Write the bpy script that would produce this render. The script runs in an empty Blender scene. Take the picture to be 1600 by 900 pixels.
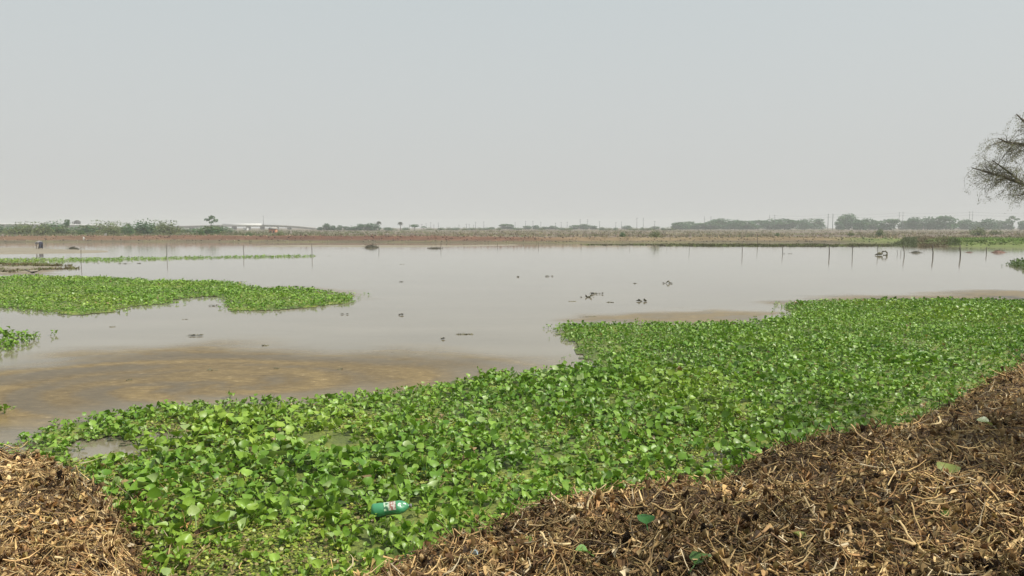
import bpy, bmesh, math, random
import numpy as np
from mathutils import Vector, Matrix

random.seed(7)
RNG = np.random.default_rng(11)
scene = bpy.context.scene
COL = scene.collection

# ------------------------------------------------------------------ camera
CAM_H = 2.4                      # eye height above the water
FPX = 1186.0                     # focal length in pixels of a 1600 px wide picture
PITCH = math.atan(95.0 / FPX)    # looking slightly down
cam_data = bpy.data.cameras.new('camera')
cam_data.sensor_width = 36.0
cam_data.lens = FPX / 1600.0 * 36.0
cam_data.clip_start = 0.05
cam_data.clip_end = 20000.0
cam = bpy.data.objects.new('camera', cam_data)
cam.location = (0, 0, CAM_H)
cam.rotation_euler = (math.pi / 2 - PITCH, 0, 0)
COL.objects.link(cam)
scene.camera = cam

# ------------------------------------------------------------------ sky, sun, exposure
SUN_EL = math.radians(54)
SUN_AZ = math.radians(101)       # clockwise from the view direction: from the right, slightly behind
SUN_DIR = Vector((math.sin(SUN_AZ) * math.cos(SUN_EL), math.cos(SUN_AZ) * math.cos(SUN_EL), math.sin(SUN_EL)))
world = bpy.data.worlds.new('World')
scene.world = world
world.use_nodes = True
wn = world.node_tree
wn.nodes.clear()
w_out = wn.nodes.new('ShaderNodeOutputWorld')
w_bg = wn.nodes.new('ShaderNodeBackground')
w_sky = wn.nodes.new('ShaderNodeTexSky')
w_sky.sky_type = 'NISHITA'
w_sky.sun_disc = False
w_sky.sun_elevation = SUN_EL
w_sky.sun_rotation = SUN_AZ
w_sky.altitude = 100
w_sky.air_density = 1.0
w_sky.dust_density = 10.0
w_sky.ozone_density = 1.0
w_hsv = wn.nodes.new('ShaderNodeHueSaturation')
w_hsv.inputs['Saturation'].default_value = 0.45
w_mix = wn.nodes.new('ShaderNodeMixRGB')          # the dust veil that greys the whole sky
w_mix.inputs['Fac'].default_value = 0.80
w_tc = wn.nodes.new('ShaderNodeTexCoord')
w_sep = wn.nodes.new('ShaderNodeSeparateXYZ')
wn.links.new(w_tc.outputs['Generated'], w_sep.inputs[0])
w_map = wn.nodes.new('ShaderNodeMapRange')        # the veil is warmer low down, bluer high up
w_map.inputs['From Min'].default_value = 0.0
w_map.inputs['From Max'].default_value = 0.36
wn.links.new(w_sep.outputs['Z'], w_map.inputs['Value'])
w_veil = wn.nodes.new('ShaderNodeMixRGB')
w_veil.inputs['Color1'].default_value = (7.5, 7.5, 7.28, 1)
w_veil.inputs['Color2'].default_value = (6.4, 7.15, 7.35, 1)
wn.links.new(w_map.outputs[0], w_veil.inputs['Fac'])
wn.links.new(w_veil.outputs['Color'], w_mix.inputs['Color2'])
wn.links.new(w_sky.outputs['Color'], w_hsv.inputs['Color'])
wn.links.new(w_hsv.outputs['Color'], w_mix.inputs['Color1'])
wn.links.new(w_mix.outputs['Color'], w_bg.inputs['Color'])
w_bg.inputs['Strength'].default_value = 0.10
wn.links.new(w_bg.outputs['Background'], w_out.inputs['Surface'])

sun_data = bpy.data.lights.new('sun', 'SUN')
sun_data.energy = 4.8
sun_data.angle = math.radians(0.9)
sun_data.color = (1.0, 0.95, 0.86)
sun = bpy.data.objects.new('sun', sun_data)
sun.rotation_euler = SUN_DIR.to_track_quat('Z', 'Y').to_euler()
sun.location = (30, -5, 40)
COL.objects.link(sun)

scene.view_settings.view_transform = 'Standard'
scene.view_settings.look = 'None'
scene.view_settings.exposure = 0.0
scene.view_settings.gamma = 1.0
scene.view_settings.use_curve_mapping = False
scene.cycles.max_bounces = 6
scene.cycles.diffuse_bounces = 3
scene.cycles.volume_bounces = 0
scene.cycles.caustics_reflective = False
scene.cycles.caustics_refractive = False

# ------------------------------------------------------------------ helpers
CP, SP = math.cos(PITCH), math.sin(PITCH)


def ray(px, py):
    a, b = (px - 800.0) / FPX, (450.0 - py) / FPX
    return Vector((a, CP + b * SP, -SP + b * CP))


def at(px, py, z=0.0):
    """the point of the level plane at height z that stands at that place of the photograph"""
    d = ray(px, py)
    t = (z - CAM_H) / d.z
    return Vector((d.x * t, d.y * t, z))


def deep(px, py, y):
    d = ray(px, py)
    t = y / d.y
    return Vector((d.x * t, y, CAM_H + d.z * t))


def project(P):
    P = np.asarray(P, float)
    x, y, z = P[:, 0], P[:, 1], P[:, 2] - CAM_H
    f = y * CP - z * SP
    u = y * SP + z * CP
    f = np.where(f < 0.05, 0.05, f)
    return 800 + FPX * x / f, 450 - FPX * u / f


def hash2(ix, iy, seed):
    h = (ix.astype(np.int64) * 374761393 + iy.astype(np.int64) * 668265263 + seed * 1442695041) & 0xffffffff
    h = ((h ^ (h >> 13)) * 1274126177) & 0xffffffff
    h = h ^ (h >> 16)
    return (h & 0xffffff) / float(0xffffff)


def vnoise(x, y, seed=0):
    x, y = np.asarray(x, float), np.asarray(y, float)
    ix, iy = np.floor(x), np.floor(y)
    fx, fy = x - ix, y - iy
    fx, fy = fx * fx * (3 - 2 * fx), fy * fy * (3 - 2 * fy)
    a, b = hash2(ix, iy, seed), hash2(ix + 1, iy, seed)
    c, d = hash2(ix, iy + 1, seed), hash2(ix + 1, iy + 1, seed)
    return (a * (1 - fx) + b * fx) * (1 - fy) + (c * (1 - fx) + d * fx) * fy


def fbm(x, y, seed=0, octaves=4):
    s, amp, tot = 0.0, 1.0, 0.0
    for k in range(octaves):
        s = s + amp * vnoise(x * 2 ** k + 17.3 * k, y * 2 ** k - 9.1 * k, seed + k)
        tot += amp
        amp *= 0.5
    return s / tot


def sstep(a, b, x):
    t = np.clip((np.asarray(x, float) - a) / (b - a), 0, 1)
    return t * t * (3 - 2 * t)


def poly_sd(X, Y, poly):
    """signed distance to a closed polygon, positive inside"""
    X, Y = np.asarray(X, float), np.asarray(Y, float)
    p = np.asarray(poly, float)
    d2 = np.full(X.shape, 1e18)
    inside = np.zeros(X.shape, bool)
    n = len(p)
    for i in range(n):
        ax, ay = p[i]
        bx, by = p[(i + 1) % n]
        ex, ey = bx - ax, by - ay
        t = np.clip(((X - ax) * ex + (Y - ay) * ey) / (ex * ex + ey * ey + 1e-12), 0, 1)
        d2 = np.minimum(d2, (X - ax - t * ex) ** 2 + (Y - ay - t * ey) ** 2)
        if ay != by:
            cond = ((ay > Y) != (by > Y)) & (X < (bx - ax) * (Y - ay) / (by - ay) + ax)
            inside ^= cond
    return np.where(inside, 1, -1) * np.sqrt(d2)


def tag(o, label=None, cat=None, group=None, kind=None):
    if label: o['label'] = label
    if cat: o['category'] = cat
    if group: o['group'] = group
    if kind: o['kind'] = kind
    return o


def empty(name, loc, rz=0.0, label=None, cat=None, group=None):
    o = bpy.data.objects.new(name, None)
    o.empty_display_size = 0.1
    o.location = loc
    o.rotation_euler = (0, 0, rz)
    COL.objects.link(o)
    return tag(o, label, cat, group)


def link(name, me, parent=None):
    o = bpy.data.objects.new(name, me)
    COL.objects.link(o)
    if parent is not None:
        o.parent = parent
    return o


def np_mesh(name, V, faces, mat=None, col=None, smooth=True):
    """faces: list of (m,3) / (m,4) index arrays"""
    V = np.ascontiguousarray(V, dtype=np.float32).reshape(-1, 3)
    faces = [np.asarray(f, np.int32) for f in faces if len(f)]
    me = bpy.data.meshes.new(name)
    loops = np.concatenate([f.ravel() for f in faces])
    sizes = np.concatenate([np.full(len(f), f.shape[1], np.int32) for f in faces])
    starts = np.concatenate([[0], np.cumsum(sizes)[:-1]]).astype(np.int32)
    me.vertices.add(len(V))
    me.vertices.foreach_set('co', V.ravel())
    me.loops.add(len(loops))
    me.loops.foreach_set('vertex_index', loops.astype(np.int32))
    me.polygons.add(len(sizes))
    me.polygons.foreach_set('loop_start', starts)
    try:
        me.polygons.foreach_set('loop_total', sizes)
    except Exception:
        pass
    me.update(calc_edges=True)
    if col is not None:
        c = np.ones((len(V), 4), np.float32)
        c[:, :3] = np.asarray(col, np.float32).reshape(-1, 3)
        at_ = me.color_attributes.new('Col', 'FLOAT_COLOR', 'POINT')
        at_.data.foreach_set('color', c.ravel())
    if smooth:
        me.polygons.foreach_set('use_smooth', np.ones(len(sizes), bool))
    if mat is not None:
        me.materials.append(mat)
    return me


class Bag:
    """collects many copies of small prototypes into one mesh"""
    def __init__(self):
        self.V, self.T, self.Q, self.C, self.n = [], [], [], [], 0

    def add(self, proto, R, T, C):
        pv, tris, quads = proto
        n, k = len(T), len(pv)
        if n == 0:
            return
        V = np.einsum('nij,kj->nki', R, pv) + T[:, None, :]
        off = self.n + np.arange(n)[:, None, None] * k
        self.V.append(V.reshape(-1, 3))
        if len(tris): self.T.append((off + np.asarray(tris)[None]).reshape(-1, 3))
        if len(quads): self.Q.append((off + np.asarray(quads)[None]).reshape(-1, 4))
        self.C.append(np.repeat(C, k, axis=0))
        self.n += n * k

    def mesh(self, name, mat, smooth=True):
        fs = []
        if self.T: fs.append(np.concatenate(self.T))
        if self.Q: fs.append(np.concatenate(self.Q))
        return np_mesh(name, np.concatenate(self.V), fs, mat, np.concatenate(self.C), smooth)


def frames(yaw, tilt_x, tilt_y, scale):
    """rotation Rz(yaw) Rx(tilt_x) Ry(tilt_y) times a scale (n,) or (n,3)"""
    n = len(yaw)
    c, s = np.cos(yaw), np.sin(yaw)
    Z = np.zeros((n, 3, 3)); Z[:, 0, 0] = c; Z[:, 0, 1] = -s; Z[:, 1, 0] = s; Z[:, 1, 1] = c; Z[:, 2, 2] = 1
    c, s = np.cos(tilt_x), np.sin(tilt_x)
    X = np.zeros((n, 3, 3)); X[:, 0, 0] = 1; X[:, 1, 1] = c; X[:, 1, 2] = -s; X[:, 2, 1] = s; X[:, 2, 2] = c
    c, s = np.cos(tilt_y), np.sin(tilt_y)
    Y = np.zeros((n, 3, 3)); Y[:, 1, 1] = 1; Y[:, 0, 0] = c; Y[:, 0, 2] = s; Y[:, 2, 0] = -s; Y[:, 2, 2] = c
    R = Z @ X @ Y
    sc = np.asarray(scale, float)
    if sc.ndim == 1:
        return R * sc[:, None, None]
    return R * sc[:, None, :]


def grid_faces(nx, ny):
    i = np.arange(nx - 1)[None, :] + np.arange(ny - 1)[:, None] * nx
    i = i.ravel()
    return np.stack([i, i + 1, i + 1 + nx, i + nx], 1)


def tube_proto(pts, radii, sides, cap=True):
    """a bent tapering tube through the points"""
    pts = [Vector(p) for p in pts]
    V, Q, T = [], [], []
    up = Vector((0.13, 0.21, 0.97))
    for i, p in enumerate(pts):
        d = (pts[min(i + 1, len(pts) - 1)] - pts[max(i - 1, 0)]).normalized()
        a = d.cross(up)
        if a.length < 1e-3: a = d.cross(Vector((1, 0, 0)))
        a.normalize()
        b = d.cross(a)
        for k in range(sides):
            t = 2 * math.pi * k / sides
            V.append(p + (a * math.cos(t) + b * math.sin(t)) * radii[i])
    for i in range(len(pts) - 1):
        for k in range(sides):
            k2 = (k + 1) % sides
            Q.append((i * sides + k, i * sides + k2, (i + 1) * sides + k2, (i + 1) * sides + k))
    if cap:
        e = (len(pts) - 1) * sides
        for k in range(1, sides - 1):
            T.append((0, k + 1, k))
            T.append((e, e + k, e + k + 1))
    return np.array([tuple(v) for v in V]), T, Q


def merge_protos(*ps):
    V, T, Q, n = [], [], [], 0
    for v, t, q in ps:
        V.append(np.asarray(v, float))
        T += [tuple(i + n for i in f) for f in t]
        Q += [tuple(i + n for i in f) for f in q]
        n += len(v)
    return np.concatenate(V), T, Q


def proto_mesh(name, proto, mat, smooth=True, col=None):
    v, t, q = proto
    return np_mesh(name, v, [f for f in (t, q) if len(f)], mat, col, smooth)


def box_proto(cx, cy, cz, sx, sy, sz):
    v = np.array([(cx + a * sx / 2, cy + b * sy / 2, cz + c * sz / 2) for c in (-1, 1) for b in (-1, 1) for a in (-1, 1)])
    q = [(0, 2, 3, 1), (4, 5, 7, 6), (0, 1, 5, 4), (2, 6, 7, 3), (0, 4, 6, 2), (1, 3, 7, 5)]
    return v, [], q


# ------------------------------------------------------------------ materials
def node_mat(name):
    m = bpy.data.materials.new(name)
    m.use_nodes = True
    nt = m.node_tree
    nt.nodes.clear()
    out = nt.nodes.new('ShaderNodeOutputMaterial')
    b = nt.nodes.new('ShaderNodeBsdfPrincipled')
    nt.links.new(b.outputs[0], out.inputs['Surface'])
    return m, nt, out, b


def nnoise(nt, scale, detail=4, rough=0.55, vec=None, stretch=None):
    n = nt.nodes.new('ShaderNodeTexNoise')
    n.inputs['Scale'].default_value = scale
    n.inputs['Detail'].default_value = detail
    n.inputs['Roughness'].default_value = rough
    if vec is None:
        tc = nt.nodes.new('ShaderNodeTexCoord')
        vec = tc.outputs['Object']
    if stretch:
        mp = nt.nodes.new('ShaderNodeMapping')
        mp.inputs['Scale'].default_value = stretch
        nt.links.new(vec, mp.inputs['Vector'])
        vec = mp.outputs['Vector']
    nt.links.new(vec, n.inputs['Vector'])
    return n.outputs['Fac']


def nramp(nt, fac, stops):
    r = nt.nodes.new('ShaderNodeValToRGB')
    e = r.color_ramp.elements
    while len(e) < len(stops): e.new(0.5)
    for i, (p, c) in enumerate(stops):
        e[i].position = p
        e[i].color = (*c, 1) if len(c) == 3 else c
    nt.links.new(fac, r.inputs['Fac'])
    return r.outputs['Color']


def nmix(nt, fac, a, b, mode='MIX'):
    m = nt.nodes.new('ShaderNodeMixRGB')
    m.blend_type = mode
    for s, v in (('Fac', fac), ('Color1', a), ('Color2', b)):
        if hasattr(v, 'links') or hasattr(v, 'is_linked'):
            nt.links.new(v, m.inputs[s])
        elif s == 'Fac':
            m.inputs[s].default_value = v
        else:
            m.inputs[s].default_value = (*v, 1)
    return m.outputs['Color']


def nbump(nt, bsdf, height, strength=0.3, dist=0.02):
    b = nt.nodes.new('ShaderNodeBump')
    b.inputs['Strength'].default_value = strength
    b.inputs['Distance'].default_value = dist
    nt.links.new(height, b.inputs['Height'])
    nt.links.new(b.outputs['Normal'], bsdf.inputs['Normal'])


def simple_mat(name, c1, c2, scale=6.0, rough=0.8, bump=0.0):
    m, nt, out, b = node_mat(name)
    f = nnoise(nt, scale)
    nt.links.new(nramp(nt, f, [(0.3, c1), (0.7, c2)]), b.inputs['Base Color'])
    b.inputs['Roughness'].default_value = rough
    if bump:
        nbump(nt, b, nnoise(nt, scale * 3), bump, 0.01)
    return m


def tinted_mat(name, source, rough, translucent=0.0, noise_scale=30.0, vary=0.25, spec=0.5):
    """colour from the mesh ('attr') or from the object's own colour ('object')"""
    m, nt, out, b = node_mat(name)
    if source == 'attr':
        a = nt.nodes.new('ShaderNodeAttribute')
        a.attribute_name = 'Col'
        c = a.outputs['Color']
    else:
        a = nt.nodes.new('ShaderNodeObjectInfo')
        c = a.outputs['Color']
    f = nnoise(nt, noise_scale, 3)
    g = nramp(nt, f, [(0.25, (1 - vary,) * 3), (0.75, (1 + vary,) * 3)])
    c = nmix(nt, 1.0, c, g, 'MULTIPLY')
    nt.links.new(c, b.inputs['Base Color'])
    b.inputs['Roughness'].default_value = rough
    b.inputs['Specular IOR Level'].default_value = spec
    if translucent:
        t = nt.nodes.new('ShaderNodeBsdfTranslucent')
        tc = nmix(nt, 1.0, c, (1.25, 1.3, 0.55), 'MULTIPLY')
        nt.links.new(tc, t.inputs['Color'])
        mx = nt.nodes.new('ShaderNodeMixShader')
        mx.inputs['Fac'].default_value = translucent
        nt.links.new(b.outputs[0], mx.inputs[1])
        nt.links.new(t.outputs[0], mx.inputs[2])
        nt.links.new(mx.outputs[0], out.inputs['Surface'])
    return m


M = {}
M['leaf'] = tinted_mat('hyacinth_leaf', 'attr', 0.40, 0.16, 14.0, 0.2, 0.35)
M['leaf_obj'] = tinted_mat('hyacinth_leaf_near', 'object', 0.38, 0.16, 14.0, 0.2, 0.35)
M['foliage'] = tinted_mat('tree_foliage', 'attr', 0.7, 0.2, 0.7, 0.25, 0.2)
M['dry'] = tinted_mat('dried_weed', 'attr', 0.85, 0.0, 25.0, 0.3, 0.2)
M['dry_obj'] = tinted_mat('dried_weed_near', 'object', 0.85, 0.0, 25.0, 0.3, 0.2)
M['grass'] = tinted_mat('dry_scrub', 'attr', 0.9, 0.1, 0.5, 0.2, 0.1)
M['bark'] = simple_mat('bark', (0.05, 0.04, 0.03), (0.12, 0.095, 0.07), 8.0, 0.9, 0.4)
M['twig'] = simple_mat('pale_twig_bark', (0.12, 0.105, 0.085), (0.2, 0.18, 0.15), 8.0, 0.9)
M['wood'] = simple_mat('old_post_wood', (0.055, 0.045, 0.035), (0.14, 0.12, 0.095), 9.0, 0.9, 0.4)
M['dark_weed'] = simple_mat('wet_weed', (0.018, 0.02, 0.01), (0.07, 0.06, 0.03), 7.0, 0.8, 0.4)
M['scrap'] = simple_mat('floating_scrap_weed', (0.07, 0.065, 0.035), (0.17, 0.155, 0.09), 7.0, 0.8, 0.4)
M['white_paint'] = simple_mat('white_paint', (0.72, 0.72, 0.7), (0.82, 0.82, 0.8), 0.3, 0.6)
M['concrete'] = simple_mat('concrete', (0.28, 0.27, 0.25), (0.4, 0.39, 0.36), 0.4, 0.9)
M['brick'] = simple_mat('brick_wall', (0.38, 0.16, 0.09), (0.5, 0.25, 0.15), 1.2, 0.9)
M['dark'] = simple_mat('dark_opening', (0.02, 0.02, 0.02), (0.05, 0.045, 0.04), 3.0, 0.8)
M['steel'] = simple_mat('grey_pole', (0.12, 0.12, 0.12), (0.2, 0.2, 0.2), 2.0, 0.7)

# ------------------------------------------------------------------ shorelines (in metres, read once from the view)
XY = lambda v: (v.x, v.y)
CREST_PX = [(560, 905), (600, 882), (650, 862), (700, 852), (760, 832), (808, 797), (850, 786), (930, 777), (1000, 771), (1060, 766),
            (1120, 757), (1150, 736), (1190, 716), (1240, 702), (1310, 692), (1370, 681), (1420, 662), (1490, 632), (1520, 612),
            (1560, 592), (1600, 573), (1650, 556)]
CREST_Z = 0.40
crest = [XY(at(a, b, CREST_Z)) for a, b in CREST_PX]
left_bank = [XY(at(a, b, 0.28)) for a, b in [(-160, 698), (-60, 714), (0, 724), (50, 727), (78, 736), (105, 752), (140, 770), (158, 820), (176, 880), (190, 930)]]
right_shore = [(11.5, 15.0), (14.5, 18.5), (17.6, 22.2), (19.3, 27.0), (24.5, 34.5), (32.0, 46.0), (45.0, 65.0), (58.0, 86.0)]
far_shore = [XY(at(a, b)) for a, b in [(1600, 386.5), (1500, 385.5), (1440, 384.5), (1390, 382), (1330, 379.6), (1200, 379.2), (1050, 379.6), (900, 380.3), (820, 380.6),
                                       (700, 379.6), (560, 378.8), (420, 378.6), (300, 378.2), (150, 378.4), (0, 379)]] + [(-105, 112), (-120, 100)]
near_left = [(-110, 60), (-60, 18), (-30, 8.5), (-12, 6.2)]
POND = [(c[0], c[1]) for c in crest] + right_shore + far_shore + near_left + left_bank + [(-1.9, 3.5), (-1.3, 3.3), (-0.9, 3.5)]
LAND_NEAR = left_bank + [(-1.9, 3.5), (-1.3, 3.3), (-0.9, 3.5)] + crest + right_shore + [(80, 86), (80, -40), (-60, -40), (-60, 18), (-30, 8.5), (-12, 6.2)]


def heap_height(x, y):
    d = poly_sd(x, y, LAND_NEAR)
    z = np.interp(d, [-0.6, -0.28, -0.12, 0.0, 0.25, 1.0, 3.0, 8.0], [-0.25, -0.06, 0.12, 0.34, 0.46, 0.55, 0.80, 0.90])
    z = z + sstep(-0.15, 0.4, d) * (0.32 * (fbm(x * 1.1, y * 1.1, 3, 4) - 0.5) + 0.15 * (vnoise(x * 3.3, y * 3.3, 9) - 0.5) + 0.05 * (vnoise(x * 8, y * 8, 12) - 0.5))
    z = z - 0.15 * sstep(-0.5, -6.0, x) * sstep(-0.1, 0.5, d)
    return z, d


# ------------------------------------------------------------------ the setting: ground
def spaced(parts):
    out = []
    for a, b, s in parts:
        out += list(np.arange(a, b, s))
    return np.array(out + [parts[-1][1]])


gx = spaced([(-1500, -300, 60), (-300, -120, 8), (-120, 75, 1.25), (75, 300, 8), (300, 1500.1, 60)])
gy = spaced([(-60, -4, 7), (-4, 30, 1.0), (30, 80, 1.6), (80, 135, 0.8), (135, 220, 3), (220, 500, 12), (500, 1500.1, 50)])
GX, GY = np.meshgrid(gx, gy)


def ground_z(X, Y):
    sd = -poly_sd(X, Y, POND)            # positive on land
    inside = -0.05 - np.minimum(0.7, 0.10 * np.maximum(-sd, 0))
    berm_h = np.interp(X, [-120, -30, 0, 12, 35, 60], [0.95, 0.92, 0.85, 0.72, 0.72, 0.62]) + 0.22 * (fbm(X * 0.25, Y * 0.1, 21, 3) - 0.5)
    far = np.interp(sd, [0, 1.0, 3.5, 6.0, 9.0, 16.0], [-0.02, 0.10, 0.25, 1.0, 1.0, 0.55])
    far = np.where(far > 0.5, 0.5 + (far - 0.5) * (berm_h - 0.5) / 0.5, far)
    far = far + sstep(1.5, 5, sd) * 0.20 * (fbm(X * 0.8, Y * 0.8, 5, 3) - 0.5) + sstep(20, 60, sd) * 0.5 * (fbm(X * 0.03, Y * 0.03, 8, 3) - 0.45)
    side = np.interp(sd, [0, 1.5, 5, 12], [-0.02, 0.22, 0.5, 0.55])
    wf = sstep(70, 86, Y)
    land = far * wf + side * (1 - wf)
    near = sstep(17, 13, Y) * (X > -12) * (X < 16)
    z = np.where(sd > 0, land, inside)
    return z - near * 0.30, sd


GZ, GSD = ground_z(GX, GY)


def ground_colour(X, Y, sd):
    n1, n2 = fbm(X * 0.12, Y * 0.5, 31, 4), fbm(X * 0.5, Y * 1.2, 33, 3)
    red = np.array((0.135, 0.075, 0.055)); tan = np.array((0.25, 0.195, 0.13)); olive = np.array((0.16, 0.155, 0.08))
    field = np.array((0.15, 0.13, 0.115)); green = np.array((0.15, 0.19, 0.07)); mud = np.array((0.125, 0.11, 0.078))
    out = np.ones(X.shape + (3,)) * field
    n3 = fbm(X * 0.02, Y * 0.05, 37, 3)
    out = out + (sstep(0.45, 0.7, n3))[..., None] * (np.array((0.175, 0.14, 0.125)) - out)
    out = out + (sstep(0.52, 0.3, n3) * 0.6)[..., None] * (np.array((0.20, 0.20, 0.12)) - out)
    # crest and back of the berm: pale dry grass and dust
    w = sstep(7.0, 8.5, sd) * sstep(22, 14, sd)
    out = out + (w * 0.9)[..., None] * (tan - out)
    # face of the berm: raw red soil on the left, duller to the right
    redness = np.interp(X, [-140, -70, -30, 0, 8, 20, 60], [0.45, 0.75, 1.0, 0.9, 0.45, 0.15, 0.3])
    face = red * redness[..., None] + (0.6 * tan + 0.4 * olive) * (1 - redness)[..., None]
    face = face * (0.75 + 0.5 * n2)[..., None]
    w = sstep(2.6, 4.0, sd) * sstep(8.4, 7.2, sd)
    out = out + w[..., None] * (face - out)
    foot = mud * (0.8 + 0.4 * n1)[..., None]
    foot = foot + (sstep(0.5, 0.65, n1) * 0.6)[..., None] * (olive - foot)
    w = sstep(4.2, 2.6, sd)
    out = out + w[..., None] * (foot - out)
    w = sstep(49, 58, X) * sstep(9, 5, sd) * sstep(60, 75, Y)
    out = out + w[..., None] * (green - out)
    return out


ground_mat, nt, _, b = node_mat('ground_soil')
a = nt.nodes.new('ShaderNodeAttribute'); a.attribute_name = 'Col'
f1 = nramp(nt, nnoise(nt, 0.9, 6, 0.65, stretch=(0.5, 1.6, 1)), [(0.25, (0.72, 0.70, 0.68)), (0.75, (1.3, 1.28, 1.22))])
f2 = nramp(nt, nnoise(nt, 0.06, 4, 0.6, stretch=(0.4, 1.5, 1)), [(0.3, (0.8, 0.82, 0.8)), (0.7, (1.18, 1.12, 1.1))])
nt.links.new(nmix(nt, 1, nmix(nt, 1, a.outputs['Color'], f1, 'MULTIPLY'), f2, 'MULTIPLY'), b.inputs['Base Color'])
b.inputs['Roughness'].default_value = 0.95
b.inputs['Specular IOR Level'].default_value = 0.1
nbump(nt, b, nnoise(nt, 2.5, 6, 0.7), 0.8, 0.15)
ground = link('ground', np_mesh('ground', np.stack([GX, GY, GZ], -1), [grid_faces(len(gx), len(gy))], ground_mat, ground_colour(GX, GY, GSD).reshape(-1, 3)))
tag(ground, 'flat dry brown land and raw soil bank round the pond', 'ground', kind='structure')

# ------------------------------------------------------------------ the setting: water
def W(*pts):
    return [XY(at(a, b)) for a, b in pts]


SCUM = [
    (W((-300, 660), (-300, 570), (20, 566), (110, 550), (300, 541), (430, 538), (560, 543), (660, 546), (760, 550), (860, 562), (880, 590), (700, 620), (500, 640), (200, 660), (0, 700), (-200, 740)), 1.0, 1.25),
    (W((850, 503), (900, 494), (1000, 487), (1120, 483), (1215, 488), (1230, 503), (1100, 512), (900, 512)), 0.75, 0.5),
    (W((1190, 474), (1260, 465), (1400, 458), (1620, 453), (1900, 452), (1900, 480), (1230, 480)), 0.75, 0.6),
    (W((390, 449), (470, 445), (560, 452), (575, 468), (540, 482), (420, 492), (370, 490)), 0.42, 0.5),
    (W((-300, 431), (-300, 413), (0, 412), (70, 413), (110, 420), (80, 430)), 0.75, 0.5),
]
wy = np.concatenate([[2.2], np.geomspace(4.0, 125, 250)])
wr = np.linspace(-1.35, 1.0, 240)
WX = wr[None, :] * wy[:, None]
WYY = np.repeat(wy[:, None], len(wr), 1)
warp_x = 0.5 * (fbm(WX * 0.7, WYY * 0.7, 41) - 0.5) * np.minimum(WYY * 0.1, 2.0)
warp_y = 1.0 * (fbm(WX * 0.5 + 9, WYY * 0.6, 43) - 0.5) * np.minimum(WYY * 0.13, 2.0)
scum = np.zeros(WX.shape)
for poly, strength, soft in SCUM:
    sd = poly_sd(WX + 2.2 * warp_x, WYY + 1.3 * warp_y, poly)
    scum = np.maximum(scum, strength * sstep(-soft, soft * 1.6, sd))
streak = fbm(WX * 0.35 + 3 * warp_x, WYY * 1.1 + 5 * warp_y, 47, 4)
vc = at(330, 603, 0)
rx, ry = (WX - vc.x) / 4.2, (WYY - vc.y) / 2.4
vr, va = np.hypot(rx, ry), np.arctan2(ry, rx)
swirl = fbm(vr * 8.0 - va * 1.1 + 1.2 * warp_y, np.cos(va) * 1.2 + 5 + warp_x, 49, 4)
near_v = sstep(2.6, 1.2, vr)
streak = streak * (1 - near_v) + swirl * near_v
scum = scum * (0.84 + 0.28 * sstep(0.30, 0.62, streak))
scum = np.clip(scum, 0, 1)
water_mat, nt, _, b = node_mat('muddy_water')
a = nt.nodes.new('ShaderNodeAttribute'); a.attribute_name = 'Col'
sep = nt.nodes.new('ShaderNodeSeparateColor'); nt.links.new(a.outputs['Color'], sep.inputs[0])
fac = sep.outputs[0]
fine = nnoise(nt, 8.0, 7, 0.85, stretch=(0.6, 1.3, 1))
murk = nramp(nt, nnoise(nt, 0.35, 4, 0.6, stretch=(0.5, 1.5, 1)), [(0.3, (0.17, 0.148, 0.105)), (0.7, (0.215, 0.19, 0.14))])
film = nramp(nt, fine, [(0.30, (0.075, 0.052, 0.024)), (0.5, (0.142, 0.104, 0.05)), (0.60, (0.185, 0.138, 0.07)), (0.67, (0.42, 0.34, 0.21))])
film = nmix(nt, 1, film, nramp(nt, sep.outputs[1], [(0.28, (0.66, 0.64, 0.61)), (0.48, (1.0, 0.98, 0.95)), (0.7, (1.34, 1.31, 1.2))]), 'MULTIPLY')
nt.links.new(nmix(nt, fac, murk, film), b.inputs['Base Color'])
mr = nt.nodes.new('ShaderNodeMapRange')
mr.inputs['To Min'].default_value = 0.07
mr.inputs['To Max'].default_value = 0.42
nt.links.new(fac, mr.inputs['Value']); nt.links.new(mr.outputs[0], b.inputs['Roughness'])
ms = nt.nodes.new('ShaderNodeMapRange')
ms.inputs['To Min'].default_value = 0.5
ms.inputs['To Max'].default_value = 0.12
nt.links.new(fac, ms.inputs['Value']); nt.links.new(ms.outputs[0], b.inputs['Specular IOR Level'])
b.inputs['IOR'].default_value = 1.33
nbump(nt, b, nnoise(nt, 2.2, 3, 0.5, stretch=(0.5, 1.4, 1)), 0.05, 0.03)
water = link('pond_water', np_mesh('pond_water', np.stack([WX, WYY, np.zeros(WX.shape)], -1), [grid_faces(len(wr), len(wy))], water_mat,
                                   np.stack([scum.ravel(), streak.ravel(), scum.ravel()], 1)))
tag(water, 'still grey-brown pond water with brown scum near the weeds', 'water', kind='structure')

# low mud flats that just break the surface
mud_mat, nt, _, b = node_mat('wet_mud')
nt.links.new(nramp(nt, nnoise(nt, 0.8, 6, 0.65, stretch=(0.5, 1.5, 1)), [(0.3, (0.15, 0.125, 0.085)), (0.55, (0.235, 0.20, 0.14)), (0.75, (0.29, 0.26, 0.18))]), b.inputs['Base Color'])
b.inputs['Roughness'].default_value = 0.6
nbump(nt, b, nnoise(nt, 2.0, 5), 0.6, 0.1)


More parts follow.
